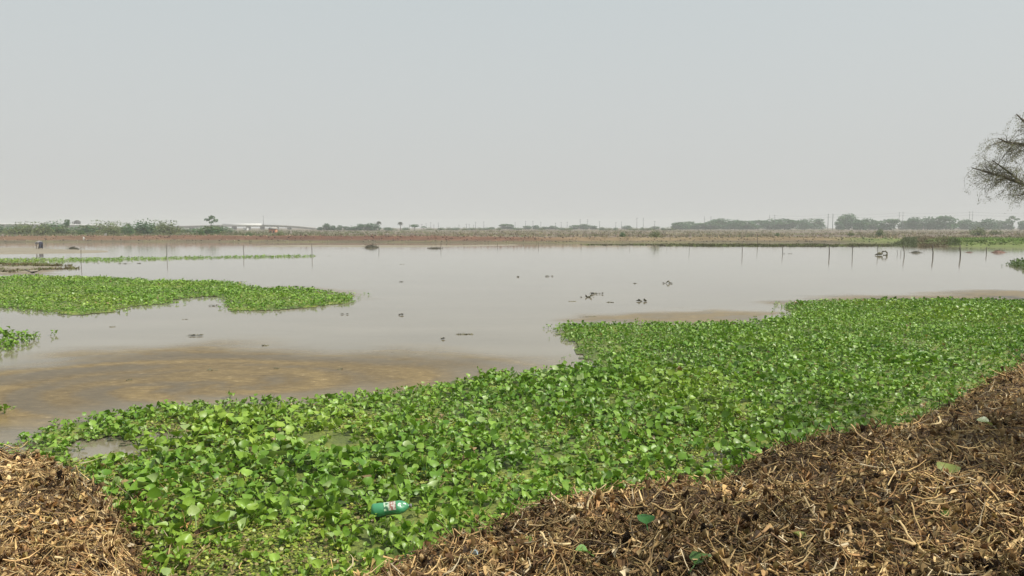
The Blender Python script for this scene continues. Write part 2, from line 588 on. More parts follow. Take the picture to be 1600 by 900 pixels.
def mud_flat(poly, height, label, step, seed):
    p = np.array(poly)
    x = np.arange(p[:, 0].min() - 1, p[:, 0].max() + 1, step)
    y = np.arange(p[:, 1].min() - 1, p[:, 1].max() + 1, step)
    X, Y = np.meshgrid(x, y)
    sd = poly_sd(X, Y, poly) + 1.1 * (fbm(X * 0.5, Y * 0.5, seed) - 0.5)
    Z = np.interp(sd, [-0.6, 0, 0.5, 2], [-0.08, 0.008, 0.5 * height, height]) + 0.03 * (fbm(X * 1.3, Y * 1.3, seed + 4) - 0.5) * (sd > 0)
    f = grid_faces(len(x), len(y))
    keep = (sd.ravel()[f] > -0.6).any(1)
    o = link('mud_flat', np_mesh('mud_flat', np.stack([X, Y, Z], -1), [f[keep]], mud_mat))
    tag(o, label, 'mud flat', 'low mud flats breaking the pond surface', 'structure')


mud_flat(W((-200, 388.5), (-50, 387.6), (60, 388), (100, 390), (170, 392), (172, 394.2), (110, 395), (40, 396), (-60, 397), (-200, 397)), 0.13, 'tan mud flat under the stooping person', 0.5, 51)
mud_flat(W((398, 384.4), (470, 383.4), (600, 383.8), (700, 384), (805, 382.4), (810, 383.2), (705, 385.3), (600, 386.2), (480, 385.4), (400, 385.6)), 0.10, 'long thin mud strip along the red soil bank', 0.6, 53)
mud_flat(W((-120, 414), (0, 413), (60, 415), (95, 418), (60, 423), (0, 427), (-120, 428)), 0.05, 'brown mud shallows behind the large weed raft', 0.4, 55)

# ------------------------------------------------------------------ the setting: air
def make_haze():
    hz = link('haze', proto_mesh('haze', box_proto(0, 0, 8.25, 3300, 3300, 20.5), None, False))
    m = bpy.data.materials.new('dusty_air')
    m.use_nodes = True
    n = m.node_tree
    n.nodes.clear()
    o = n.nodes.new('ShaderNodeOutputMaterial')
    v = n.nodes.new('ShaderNodeVolumePrincipled')
    v.inputs['Color'].default_value = (0.945, 0.945, 0.92, 1)
    v.inputs['Density'].default_value = 0.00065
    v.inputs['Anisotropy'].default_value = 0.0
    n.links.new(v.outputs[0], o.inputs['Volume'])
    hz.data.materials.append(m)
    tag(hz, 'pale dusty haze hanging over the flat land', 'haze', kind='stuff')


make_haze()

# ------------------------------------------------------------------ far land: flyover, buildings
def flyover():
    D = 620.0
    root = empty('flyover_bridge', (deep(380, 357, D).x, D, 0.4), 0, 'long low flyover with bright white parapet behind the trees', 'bridge')
    prof = [(238, 356.0), (290, 354.2), (345, 352.6), (352, 352.2), (412, 352.2), (440, 353.0), (470, 354.6), (496, 357.0)]
    pts = [deep(a, c, D) for a, c in prof]
    loc = root.location

    def strip(y0, y1, dz0, dz1, sel):
        V, Q = [], []
        for i, p in enumerate(sel):
            q = p - loc
            V += [(q.x, y0, q.z + dz0), (q.x, y1, q.z + dz0), (q.x, y1, q.z + dz1), (q.x, y0, q.z + dz1)]
            if i:
                a = 4 * (i - 1)
                for k in range(4):
                    Q.append((a + k, a + (k + 1) % 4, a + 4 + (k + 1) % 4, a + 4 + k))
        e = len(V) - 4
        Q += [(0, 3, 2, 1), (e, e + 1, e + 2, e + 3)]
        return np.array(V), [], Q
    link('deck', proto_mesh('deck', strip(-5, 5, -1.0, 0.0, pts), M['concrete'], False), root)
    link('parapet', proto_mesh('parapet', strip(-5.25, -4.95, -0.1, 0.75, pts[:4]), M['concrete'], False), root)
    link('parapet', proto_mesh('parapet', strip(-5.30, -4.90, -0.5, 1.45, pts[3:5]), M['white_paint'], False), root)
    link('parapet', proto_mesh('parapet', strip(-5.25, -4.95, -0.1, 0.7, pts[4:]), M['concrete'], False), root)
    for k, px in enumerate((300, 322, 344, 366, 388, 410, 432, 452)):
        p = deep(px, 353, D)
        ztop = np.interp(px, [a for a, c in prof], [q.z for q in pts]) - 1.0
        h = ztop - 0.3
        if h > 0.4:
            link('pier', proto_mesh('pier', box_proto(p.x - loc.x, 0, 0.3 + h / 2 - loc.z, 1.6, 7, h), M['concrete'], False), root)
    D2 = 560.0
    r2 = empty('elevated_road', (deep(60, 357, D2).x, D2, 0.3), 0, 'raised road with pale parapet behind the shrubs, carrying a truck', 'road')
    prof2 = [(-120, 351.0), (-40, 350.8), (60, 351.0), (150, 352.6), (190, 354.5)]
    pts = [deep(a, c, D2) for a, c in prof2]
    loc = r2.location
    link('deck', proto_mesh('deck', strip(-4, 4, -2.2, 0, pts), M['concrete'], False), r2)
    link('parapet', proto_mesh('parapet', strip(-4.2, -3.9, -0.1, 0.8, pts), M['white_paint'], False), r2)
    t0 = deep(119.5, 351.4, D2 + 1.5)
    t = empty('truck', t0, 0, 'dark loaded truck with a pale cab on the raised road', 'truck')
    link('cargo_bed', proto_mesh('cargo_bed', box_proto(0.6, 0, 1.75, 4.0, 2.3, 1.7), M['dark'], False), t)
    link('load', proto_mesh('load', tube_proto([(-1.2, 0, 2.6), (0.2, 0, 2.85), (1.6, 0, 2.8), (2.4, 0, 2.6)], [0.3, 0.7, 0.65, 0.3], 7), M['dark_weed']), t)
    cab = link('cab', proto_mesh('cab', box_proto(-2.15, 0, 1.6, 1.3, 2.2, 1.7), M['white_paint'], False), t)
    link('window', proto_mesh('window', box_proto(-2.2, -1.105, 1.95, 0.9, 0.03, 0.6), M['dark'], False), cab)
    for wx in (-2.1, 0.9, 1.9):
        for wy_ in (-1.0, 1.0):
            link('wheel', proto_mesh('wheel', tube_proto([(wx, wy_ - 0.14, 0.48), (wx, wy_ + 0.14, 0.48)], [0.48, 0.48], 12), M['dark'], False), t)


flyover()


def hut(name, px, py_top, py_base, w_px, D, wall, roof_h, label, cat, windows=2):
    base = deep(px, py_base, D)
    s = D / FPX
    w, h = w_px * s, (py_base - py_top) * s
    base.z = min(base.z, 0.6)
    h = max(h, 1.5)
    r = empty(name, base, 0, label, cat)
    link('wall', proto_mesh('wall', box_proto(0, 0, h / 2, w, w * 0.8, h), wall, False), r)
    e = w * 0.56
    roof = (np.array([(-e, -w * 0.46, h), (e, -w * 0.46, h), (e, w * 0.46, h), (-e, w * 0.46, h), (-e, 0, h + roof_h), (e, 0, h + roof_h)]),
            [(0, 4, 3), (1, 2, 5)], [(0, 1, 5, 4), (2, 3, 4, 5), (0, 3, 2, 1)])
    link('roof', proto_mesh('roof', roof, M['concrete'], False), r)
    for k in range(windows):
        x = (k - (windows - 1) / 2) * w * 0.45
        link('window', proto_mesh('window', box_proto(x, -w * 0.4 - 0.02, h * 0.55, w * 0.2, 0.06, h * 0.35), M['dark'], False), r)
    return r


hut('brick_house', 427, 358, 368, 11, 240, M['brick'], 0.6, 'small orange brick house by the flyover ramp', 'house', 2)
hut('white_hut', 60, 356.5, 361.5, 7.5, 330, M['white_paint'], 0.25, 'tiny white hut with two dark windows among the shrubs', 'hut', 2)
hut('white_shed', 384.5, 356.5, 361, 6.5, 430, M['white_paint'], 0.3, 'bright white shed below the white flyover parapet', 'shed', 1)
mast_p = deep(412, 356, 640)
mast = empty('mast', (mast_p.x, 640, 0.5), 0, 'tall thin mast rising above the end of the white flyover parapet', 'mast')
link('pole', proto_mesh('pole', tube_proto([(0, 0, 0), (0, 0, 6), (0, 0, 11.2)], [0.28, 0.22, 0.14], 6), M['steel']), mast)
link('lamp_head', proto_mesh('lamp_head', box_proto(0, 0, 11.3, 1.2, 0.4, 0.25), M['steel'], False), mast)

# ------------------------------------------------------------------ utility poles
ORD = ['first', 'second', 'third', 'fourth', 'fifth', 'sixth', 'seventh', 'eighth', 'ninth', 'tenth', 'eleventh', 'twelfth', 'thirteenth', 'fourteenth', 'fifteenth',
       'sixteenth', 'seventeenth', 'eighteenth', 'nineteenth', 'twentieth', 'twenty-first', 'twenty-second', 'twenty-third', 'twenty-fourth', 'twenty-fifth', 'twenty-sixth',
       'twenty-seventh', 'twenty-eighth', 'twenty-ninth', 'thirtieth', 'thirty-first']
SINGLE = [(549, 352), (640, 350), (659, 350), (666, 349), (673, 347), (678, 351), (685, 347.5), (717, 351), (729, 349.5), (733, 350), (740, 351), (743, 346.5), (756, 346),
          (805, 347), (821, 345), (833, 345), (845, 346.5), (868, 348), (877, 347), (886, 346.5), (937, 345.5), (962, 347), (971, 346), (1023, 345), (1285, 345), (1306, 346)]
for k, (px, top) in enumerate(SINGLE):
    D = 560.0 + 40 * math.sin(k * 2.1)
    p = deep(px, 357, D)
    h = deep(px, top, D).z - 0.4
    o = empty('utility_pole', (p.x, D, 0.4), 0, f'{ORD[k]} single utility pole counted from the flyover along the horizon', 'utility pole', 'single utility poles along the horizon')
    lean = 0.02 * math.sin(k * 3.7) * h
    link('pole', proto_mesh('pole', tube_proto([(0, 0, 0), (lean * 0.5, 0, h * 0.5), (lean, 0, h)], [0.16, 0.14, 0.11], 6), M['steel']), o)
    link('crossarm', proto_mesh('crossarm', box_proto(lean, 0.2, h * 0.93, 1.5, 0.12, 0.12), M['steel'], False), o)
PAIRS = [(906.5, 918, 342.5), (995, 1005, 340), (1100.5, 1110.5, 338), (1202, 1210, 335.5), (1293.5, 1300.8, 334), (1404.5, 1410, 331), (1514, 1518.5, 330)]
WIRE = []
for k, (pa, pb, top) in enumerate(PAIRS):
    D = 560.0
    a_, b_ = deep(pa, 357, D), deep(pb, 357, D)
    h = deep(pa, top, D).z - 0.4
    cx = (a_.x + b_.x) / 2
    o = empty('pylon', (cx, D, 0.4), 0, f'{ORD[k]} twin-pole power pylon counted from the open water side', 'pylon', 'twin-pole pylons of the power line')
    r = 0.22 if k == 4 else 0.15
    for x in (a_.x - cx, b_.x - cx):
        link('pole', proto_mesh('pole', tube_proto([(x, 0, 0), (x, 0, h / 2), (x, 0, h)], [r, r * 0.9, r * 0.7], 6), M['steel'] if k != 4 else M['dark']), o)
    for x in (a_.x - cx, b_.x - cx):
        for zz in (0.95, 0.80):
            link('crossarm', proto_mesh('crossarm', box_proto(x, -0.25, h * zz, 1.5, 0.12, 0.12), M['steel'], False), o)
    WIRE.append((cx, h))
for j, zz in enumerate((0.95, 0.80)):
    pts = []
    for (x0, h0), (x1, h1) in zip(WIRE[3:], WIRE[4:] + [(WIRE[-1][0] + 55, WIRE[-1][1])]):
        for t in np.linspace(0, 1, 9)[:-1]:
            pts.append((x0 + (x1 - x0) * t, 559.6, 0.4 + zz * (h0 + (h1 - h0) * t) - 0.9 * 4 * t * (1 - t)))
    o = link('power_cable', proto_mesh('power_cable', tube_proto(pts, [0.04] * len(pts), 4), M['steel']))
    tag(o, ('upper' if j == 0 else 'lower') + ' thin power cable sagging between the twin-pole pylons', 'cable', 'cables of the power line')

# ------------------------------------------------------------------ trees and shrubs of the far land
def crown_mesh(name, lobes, n, leaf, cols, seed, flat=0.0):
    r = np.random.default_rng(seed)
    vol = np.array([l[3] * l[4] * l[5] for l in lobes]) ** 0.67
    which = r.choice(len(lobes), n, p=vol / vol.sum())
    L = np.array(lobes)[which]
    d = r.normal(size=(n, 3)); d /= np.linalg.norm(d, axis=1)[:, None]
    rad = r.uniform(0.3, 1.0, n) ** 0.5
    rad *= 1 + 0.18 * (vnoise(d[:, 0] * 3 + which, d[:, 1] * 3 + d[:, 2] * 2, seed) - 0.5) * 2
    P = L[:, :3] + d * L[:, 3:6] * rad[:, None]
    P[:, 2] *= 1.0 / np.percentile(P[:, 2], 98.5)
    P[:, :2] *= 0.5 / np.percentile(np.abs(P[:, :2]), 97)
    ok = P[:, 2] > 0.02
    P, which = P[ok], which[ok]
    n = len(P)
    proto = (np.array([(-.5, -.5, 0), (.5, -.35, .12), (.4, .5, -.08), (-.45, .4, .1)]), [], [(0, 1, 2, 3)])
    bag = Bag()
    tint = np.array(cols)[r.integers(0, len(cols), len(lobes))][which]
    tint = tint * r.uniform(0.65, 1.35, n)[:, None]
    bag.add(proto, frames(r.uniform(0, 6.28, n), r.normal(0, 0.8, n), r.normal(0, 0.8, n), leaf * r.uniform(0.6, 1.5, n)), P, tint)
    return bag.mesh(name, M['foliage'], False)


def round_lobes(seed, n=8, spread=0.32, low=0.25):
    r = random.Random(seed)
    out = [(0, 0, 0.5, 0.36, 0.36, 0.42), (-0.2, 0, 0.22, 0.24, 0.24, 0.24), (0.22, 0.05, 0.22, 0.24, 0.24, 0.24), (0.0, -0.2, 0.22, 0.24, 0.2, 0.24)]
    for k in range(n):
        a = r.uniform(0, 6.28)
        d = r.uniform(0.12, spread)
        z = r.uniform(low - 0.1, 0.80) * (1.0 - 0.55 * max(0, d - 0.15))
        s = r.uniform(0.13, 0.23)
        out.append((d * math.cos(a), d * math.sin(a), z, s * 1.1, s * 1.1, s * 0.85))
    return out


def trunk_proto(h, r, seed, limbs=4):
    rr = random.Random(seed)
    ps = [tube_proto([(0, 0, -0.03), (0.01, 0, h * 0.35), (0.02, 0.01, h * 0.7), (0.0, 0, h)], [r, r * 0.8, r * 0.6, r * 0.2], 6)]
    for k in range(limbs):
        a = k * 2.4 + rr.random()
        z0 = h * rr.uniform(0.35, 0.6)
        ps.append(tube_proto([(0, 0, z0), (0.13 * math.cos(a), 0.13 * math.sin(a), z0 + 0.12), (0.27 * math.cos(a), 0.27 * math.sin(a), z0 + 0.28)], [r * 0.5, r * 0.4, r * 0.12], 5))
    return merge_protos(*ps)


GREENS = [(0.045, 0.125, 0.05), (0.065, 0.16, 0.06), (0.04, 0.11, 0.05), (0.08, 0.16, 0.065)]
LIGHT = [(0.13, 0.175, 0.06), (0.16, 0.195, 0.075), (0.11, 0.145, 0.06), (0.19, 0.20, 0.095)]
ROUND = [(crown_mesh('round_crown', round_lobes(s), 1500, 0.07, GREENS, s), proto_mesh('trunk', trunk_proto(0.62, 0.03, s), M['bark'])) for s in (61, 62, 63, 64, 65)]
SHRUB = [(crown_mesh('shrub_crown', [(x * 0.5, y * 0.4, z * 0.75, a * 1.2, a_, c * 1.1) for x, y, z, a, a_, c in round_lobes(s, 9, 0.5, 0.0)] + [(0.2, 0, 0.2, 0.4, 0.4, 0.22), (-0.25, 0, 0.22, 0.4, 0.4, 0.22)],
                     1300, 0.055, LIGHT if s % 2 else GREENS[1:] + LIGHT[:2], s), proto_mesh('stem', trunk_proto(0.5, 0.018, s, 6), M['bark'])) for s in (71, 72, 73, 74)]
SPARSE = [(crown_mesh('thin_crown', [(0, 0, 0.9, 0.14, 0.14, 0.11), (-0.16, 0, 0.72, 0.12, 0.12, 0.09), (0.17, 0.05, 0.76, 0.12, 0.12, 0.09), (0.02, 0, 0.62, 0.1, 0.1, 0.07)], 420, 0.06, GREENS, s),
           proto_mesh('trunk', trunk_proto(0.85, 0.025, s, 4), M['bark'])) for s in (81, 82)]


def palm_crown():
    ps = []
    for k in range(22):
        a = k * 2.4
        el = 1.2 - 0.1 * k
        L = 0.19
        pts = [(0, 0, 0.86)]
        for t in (0.5, 1.0):
            pts.append((L * t * math.cos(a) * math.cos(el), L * t * math.sin(a) * math.cos(el), 0.80 + 1.25 * L * t * math.sin(el) - 0.10 * t * t))
        ps.append(tube_proto(pts, [0.008, 0.03, 0.006], 3))
    v, t, q = merge_protos(*ps)
    return np_mesh('palm_fronds', v, [t, q], M['foliage'], np.tile((0.06, 0.075, 0.035), (len(v), 1)), False)


PALM = (palm_crown(), proto_mesh('trunk', tube_proto([(0, 0, -0.02), (0.01, 0, 0.4), (0, 0, 0.87)], [0.028, 0.02, 0.018], 7), M['bark']))
TREE_I = [0]


def tree(name, kind, px, top, width, D, label, cat, group=None, base=0.45, crown='crown', stem='trunk'):
    k = TREE_I[0]; TREE_I[0] += 1
    p = deep(px, 357, D)
    h = deep(px, top, D).z - base
    w = width * D / FPX
    root = empty(name, (p.x, D, base), (k * 1.7) % 6.28, label, cat, group)
    cm, tm = kind
    for part, me in ((crown, cm), (stem, tm)):
        o = link(part, me, root)
        o.scale = (w, w, h)
    return root


R5 = lambda i: ROUND[i % 5]
S4 = lambda i: SHRUB[i % 4]
# rounded trees on the right of the horizon, left to right
row_a = [(1062, 348.5, 26), (1076, 347, 34), (1092, 349, 26), (1110, 347, 26), (1127, 342.8, 34), (1148, 345, 30), (1166, 346, 30), (1184, 345, 32), (1206, 343.5, 30), (1226, 343.5, 34), (1254, 344, 22), (1272, 343, 30)]
for i, (px, t, w) in enumerate(row_a):
    tree('round_tree', R5(i), px, t, w * 1.0, 600 + 25 * math.sin(i * 1.9), f'{ORD[i]} hazy round tree in the unbroken tree line before the dark pylon', 'tree', 'long hazy tree line')
row_b = [(1312, 347, 14), (1326, 336, 32), (1344, 345, 24), (1358, 343, 28), (1387, 343, 30), (1372, 346, 22), (1412, 346, 18), (1428, 341, 26), (1449, 341, 28), (1478, 338.5, 33), (1464, 346, 22), (1508, 344, 24), (1524, 347, 18), (1544, 343.5, 26), (1558, 345.5, 18), (1575, 346, 18), (1598, 346, 16)]
row_b.sort()
for i, (px, t, w) in enumerate(row_b):
    tree('round_tree', R5(i + 2), px, t, w * 0.9, 540 + 30 * math.sin(i * 2.3), f'{ORD[i]} domed tree beyond the dark pylon, counted away from it', 'tree', 'domed trees beyond the dark pylon')
tree('slender_tree', SPARSE[0], 1581, 338, 16, 520, 'slender tree with a small top knot poking above the domed trees', 'tree')
row_c = [(768, 355, 12), (793, 350.5, 26), (824, 353, 16), (838, 352.5, 12), (852, 354.5, 16), (865, 353, 15), (897, 352, 18), (912, 350.5, 18), (927, 353, 14), (979, 353, 16), (1022, 354, 16)]
for i, (px, t, w) in enumerate(row_c):
    tree('round_tree', R5(i + 1), px, t, w * 0.92, 620, f'{ORD[i]} small hazy tree standing among the single utility poles', 'tree', 'small hazy trees among the poles')
row_d = [(500, 355, 10), (510, 350, 11), (519, 353, 12), (530, 352.5, 9), (542, 354, 12), (555, 354, 14), (563, 350.5, 14), (581, 350, 26), (606, 355.5, 14)]
for i, (px, t, w) in enumerate(row_d):
    tree('round_tree', R5(i + 3), px, t, w * 0.95, 430, f'{ORD[i]} grey-green tree between the flyover end and the two palms', 'tree', 'trees between the flyover and the palms')
row_f = [(612, 356), (634, 355.5), (671, 355.6), (690, 356), (701, 355), (712, 355.8), (726, 355.2), (738, 356), (749, 355.4), (760, 355.8), (779, 355.6), (810, 356), (846, 355.8), (878, 355.6), (888, 356), (940, 355.2), (950, 356), (962, 355.6), (990, 355.8), (1003, 355.4), (1012, 356), (1036, 355.6), (1045, 355)]
for i, (px, t) in enumerate(row_f):
    tree('low_bush', S4(i), px, t, 13 + 5 * math.sin(i * 2.9), 470, f'{ORD[i]} low grey-green bush along the horizon after the lone palm', 'bush', 'low bushes along the horizon', 0.4, 'crown', 'stem')
tree('palm_tree', PALM, 592, 344.5, 26, 430, 'fan palm rising from a dense dark tree', 'palm tree', 'two fan palms')
tree('palm_tree', PALM, 625.5, 345.5, 26, 430, 'fan palm standing clear by itself on the horizon', 'palm tree', 'two fan palms')
tree('spreading_tree', SPARSE[1], 648, 351, 22, 430, 'thin spreading tree with two lobes just past the lone palm', 'tree')
tree('small_tree', SPARSE[0], 662, 353.5, 9, 430, 'tiny thin tree among the poles past the lone palm', 'tree')
# green scrub on the left
row_e = [(-12, 353, 30), (10, 354, 30), (33, 353.5, 36), (37, 349, 20), (62, 350, 30), (86, 348.5, 34), (92, 355, 30), (131, 353.5, 34), (160, 347.5, 30), (174, 350.5, 20), (184, 348, 15), (199, 350.5, 16), (214, 353, 18), (226, 347, 28), (248, 347, 20), (264, 347, 24), (243, 356, 44), (282, 357.5, 36), (326, 354.5, 34), (342, 354.5, 28)]
row_e.sort()
for i, (px, t, w) in enumerate(row_e):
    tree('thorn_shrub', S4(i) if i % 3 else SHRUB[(i + 1) % 4], px, t - 0.8, w * 1.35, 215 + 30 * math.sin(i * 2.7), f'{ORD[i]} green thorn shrub counted along the bank towards the flyover', 'shrub', 'green thorn shrubs behind the bank', 0.5, 'crown', 'stem')
tree('small_tree', SPARSE[1], 105.5, 343.5, 14, 230, 'small upright tree with a knob top beside the truck', 'tree')
tree('small_tree', SPARSE[0], 331, 337.5, 17, 260, 'small tree with two round heads standing above the shrubs', 'tree')
for px, t, w, D, lab in [(438, 361.5, 11, 145, 'small dark bush beside the brick house'), (389, 364.5, 11, 145, 'low dark bush on the bank below the white shed'),
                         (315, 358, 9, 150, 'dark little bush in front of the green shrubs'), (127, 360, 8, 150, 'dark bush on the bank below the truck'),
                         (1024, 360.5, 15, 128, 'lone bush on the low bank in the middle of the far shore'), (973, 363, 9, 140, 'tiny bush on the bank near the lone bush'),
                         (1375.5, 358.5, 9, 150, 'small dark upright bush on the brown field'), (1528, 355.5, 23, 175, 'broad grey shrub on the field behind the green shore grass'),
                         (1330, 361, 8, 160, 'flat dark bush on the brown field before the dark upright bush'), (1556, 359, 18, 190, 'pale spreading shrub beyond the broad grey shrub'),
                         (1215, 364, 6, 150, 'tiny dark tuft of bush on the berm below the tree line')]:
    tree('bush', S4(int(px)), px, t, w * 1.15, D, lab, 'bush', None, 0.5, 'crown', 'stem')

# ------------------------------------------------------------------ low scrub, reeds and grass of the far shore
def tuft_proto(seed, n=9):
    r = random.Random(seed)
    V, T = [], []
    for k in range(n):
        a, d = r.uniform(0, 6.28), r.uniform(0, 0.35)
        x, y = d * math.cos(a), d * math.sin(a)
        lean = r.uniform(0.1, 0.5)
        w = r.uniform(0.03, 0.07)
        ca, sa = math.cos(a + 1.57), math.sin(a + 1.57)
        i = len(V)
        V += [(x - w * ca, y - w * sa, 0), (x + w * ca, y + w * sa, 0), (x + lean * math.cos(a), y + lean * math.sin(a), r.uniform(0.5, 1.0))]
        T.append((i, i + 1, i + 2))
    return np.array(V), T, []


TUFTS = [tuft_proto(s) for s in (1, 2, 3, 4)]


def scatter_tufts(name, X, Y, Z, H, Wd, C, label, cat, mat='grass'):
    bag = Bag()
    n = len(X)
    which = RNG.integers(0, 4, n)
    for k in range(4):
        m = which == k
        P = np.stack([X[m], Y[m], Z[m]], 1)
        sc = np.stack([Wd[m], Wd[m], H[m]], 1)
        bag.add(TUFTS[k], frames(RNG.uniform(0, 6.28, m.sum()), RNG.normal(0, 0.1, m.sum()), RNG.normal(0, 0.1, m.sum()), sc), P, C[m])
    o = link(name, bag.mesh(name, M[mat], False))
    return tag(o, label, cat, kind='stuff')


n = 16000
Y = 120 * (470 / 120) ** RNG.random(n)
X = Y * RNG.uniform(-0.75, 0.75, n)
Z, sd = ground_z(X, Y)
dens = fbm(X * 0.03, Y * 0.03, 91, 3)
keep = (sd > 7.5) & (RNG.random(n) < sstep(0.3, 0.6, dens) * 0.9 + 0.1)
X, Y, Z, sd = X[keep], Y[keep], Z[keep], sd[keep]
pal = np.array([(0.23, 0.20, 0.15), (0.27, 0.235, 0.16), (0.20, 0.19, 0.13), (0.16, 0.175, 0.09), (0.24, 0.19, 0.165), (0.33, 0.28, 0.18)])
C = pal[RNG.integers(0, 6, len(X))] * RNG.uniform(0.7, 1.2, len(X))[:, None]
leftg = sstep(-10, -60, X)[:, None]
C = C * (1 - 0.75 * leftg) + 0.75 * leftg * np.array((0.10, 0.125, 0.05))
C = np.where((sd < 14)[:, None], C * 0.4 + 0.6 * np.array((0.36, 0.29, 0.18)), C)
Hh = RNG.uniform(0.2, 0.85, len(X)) * np.where(sd < 14, 0.35, 1.0)
scatter_tufts('scrub_grass', X, Y, Z - 0.02, Hh, RNG.uniform(0.5, 1.6, len(X)), C, 'dry scrub and grass tufts over the far brown field', 'scrub')

# clods of soil on the bank
def clod_proto(seed):
    r = random.Random(seed)
    v = [(0, 0, 0.55)] + [(math.cos(a) * r.uniform(.35, .6), math.sin(a) * r.uniform(.35, .6), r.uniform(0.15, .4)) for a in np.linspace(0, 6.28, 6)[:-1]] + \
        [(math.cos(a) * r.uniform(.4, .6), math.sin(a) * r.uniform(.4, .6), -.2) for a in np.linspace(0, 6.28, 6)[:-1]]
    t = [(0, 1 + k, 1 + (k + 1) % 5) for k in range(5)]
    q = [(1 + k, 6 + k, 6 + (k + 1) % 5, 1 + (k + 1) % 5) for k in range(5)]
    return np.array(v), t, q


CLODS = [clod_proto(s) for s in (1, 2, 3)]
n = 9000
X = RNG.uniform(-100, 62, n); Y = RNG.uniform(86, 135, n)
Z, sd = ground_z(X, Y)
k_ = (sd > 1.2) & (sd < 8.5)
X, Y, Z, sd = X[k_], Y[k_], Z[k_], sd[k_]
C = ground_colour(X, Y, sd) * RNG.uniform(0.55, 1.5, len(X))[:, None]
bag = Bag()
w = RNG.integers(0, 3, len(X))
for j in range(3):
    m = w == j
    s = RNG.uniform(0.1, 0.42, m.sum()) ** 1.3 * 1.3
    bag.add(CLODS[j], frames(RNG.uniform(0, 6.28, m.sum()), RNG.normal(0, .2, m.sum()), RNG.normal(0, .2, m.sum()), s), np.stack([X[m], Y[m], Z[m]], 1), C[m])
tag(link('soil_clods', bag.mesh('soil_clods', M['dry'], False)), 'loose clods of earth strewn over the far soil bank', 'clods', kind='stuff')

# green shore grass and reeds on the right
def in_px(poly, n, z=0.0):
    P = np.array([XY(at(a, b, z)) for a, b in poly])
    X = RNG.uniform(P[:, 0].min(), P[:, 0].max(), n)
    Y = RNG.uniform(P[:, 1].min(), P[:, 1].max(), n)
    k = poly_sd(X, Y, P) > 0
    return X[k], Y[k]


X, Y = in_px([(1470, 377.5), (1550, 376), (1720, 375), (1720, 386), (1600, 385.6), (1500, 384.8), (1440, 384)], 16000)
Z, sd = ground_z(X, Y)
C = np.array((0.13, 0.20, 0.05)) * RNG.uniform(0.6, 1.4, len(X))[:, None] * (0.7 + 0.6 * fbm(X * 0.2, Y * 0.2, 95))[:, None]
scatter_tufts('shore_grass', X, Y, np.maximum(Z, 0) - 0.02, RNG.uniform(0.12, 0.35, len(X)), RNG.uniform(0.5, 1.2, len(X)), C, 'bright green grass along the far shore', 'grass')
X, Y = in_px([(1392, 383), (1415, 380), (1480, 379.5), (1500, 385), (1440, 386.5), (1400, 385)], 9000)
Z, sd = ground_z(X, Y)
bx = (X / Y * FPX + 800 - 1392) / 100
brown = (bx > 0.42) & (bx < 0.9)
C = np.where(brown[:, None], np.array((0.165, 0.135, 0.085)), np.array((0.11, 0.13, 0.065))) * RNG.uniform(0.6, 1.4, len(X))[:, None]
scatter_tufts('reed_bed', X, Y, np.maximum(Z, -0.05) - 0.02, RNG.uniform(0.25, 1.0, len(X)) * (0.05 + 0.75 * fbm(X * 0.35, Y * 0.35, 97)), RNG.uniform(0.3, 0.9, len(X)), C, 'dark reeds, half of them brown, at the water edge', 'reeds')
# broken line of floating weed before the far shore
X, Y = in_px([(880, 382.3), (960, 381.6), (1100, 381.6), (1400, 381.6), (1400, 385), (1250, 385.6), (1100, 385.2), (1000, 383.8), (900, 383)], 6000)
d = fbm(X * 0.35, Y * 0.5, 99, 3)
k_ = d > np.interp(X / Y * FPX + 800, [880, 1000, 1150, 1400], [0.60, 0.52, 0.44, 0.47])
X, Y = X[k_], Y[k_]
C = np.array([(0.05, 0.055, 0.025), (0.12, 0.15, 0.05), (0.08, 0.07, 0.04)])[RNG.integers(0, 3, len(X))] * RNG.uniform(0.7, 1.3, len(X))[:, None]
scatter_tufts('floating_weed', X, Y, np.full(len(X), -0.01), RNG.uniform(0.05, 0.2, len(X)), RNG.uniform(0.5, 1.1, len(X)), C, 'broken dark line of floating weed before the far shore', 'weed')
# straggling water weed in the shallows on the left
X, Y = in_px([(-60, 412), (60, 412), (118, 415), (122, 421), (70, 424), (-60, 428)], 2600)
k_ = fbm(X * 0.5, Y * 0.5, 103, 3) > 0.42
X, Y = X[k_], Y[k_]
C = np.array([(0.12, 0.085, 0.05), (0.10, 0.09, 0.045), (0.13, 0.15, 0.05)])[RNG.integers(0, 3, len(X))] * RNG.uniform(0.7, 1.3, len(X))[:, None]
scatter_tufts('shallow_weed', X, Y, np.full(len(X), -0.01), RNG.uniform(0.05, 0.18, len(X)), RNG.uniform(0.3, 0.7, len(X)), C, 'straggling brown weed in the shallows behind the large raft', 'weed')

# ------------------------------------------------------------------ water hyacinth
def blade_points(rows, cols, cup, droop, ruffle, seed):
    """a broad rounded leaf blade along +Y from the origin, unit length"""
    r = random.Random(seed)
    V, T, Q = [(0, 0, 0)], [], []
    ts = [(k + 1) / (rows + 1) for k in range(rows)]
    for t in ts:
        wdt = 0.56 * (math.sin(math.pi * min(1, (t * 0.97 + 0.03)) ** 0.78)) ** 0.62
        for c in range(cols):
            u = 2 * c / (cols - 1) - 1
            V.append((u * wdt, t - 0.05 * abs(u) * (1 - t), cup * (u * wdt) ** 2 * 3 - droop * t * t + ruffle * r.uniform(-1, 1) * abs(u)))
    V.append((0, 1.0, -droop))
    tip = len(V) - 1
    for c in range(cols - 1):
        T.append((0, 2 + c, 1 + c))
        e = 1 + (rows - 1) * cols
        T.append((e + c, e + c + 1, tip))
    for i in range(rows - 1):
        for c in range(cols - 1):
            a = 1 + i * cols + c
            Q.append((a, a + 1, a + 1 + cols, a + cols))
    return np.array(V, float), T, Q


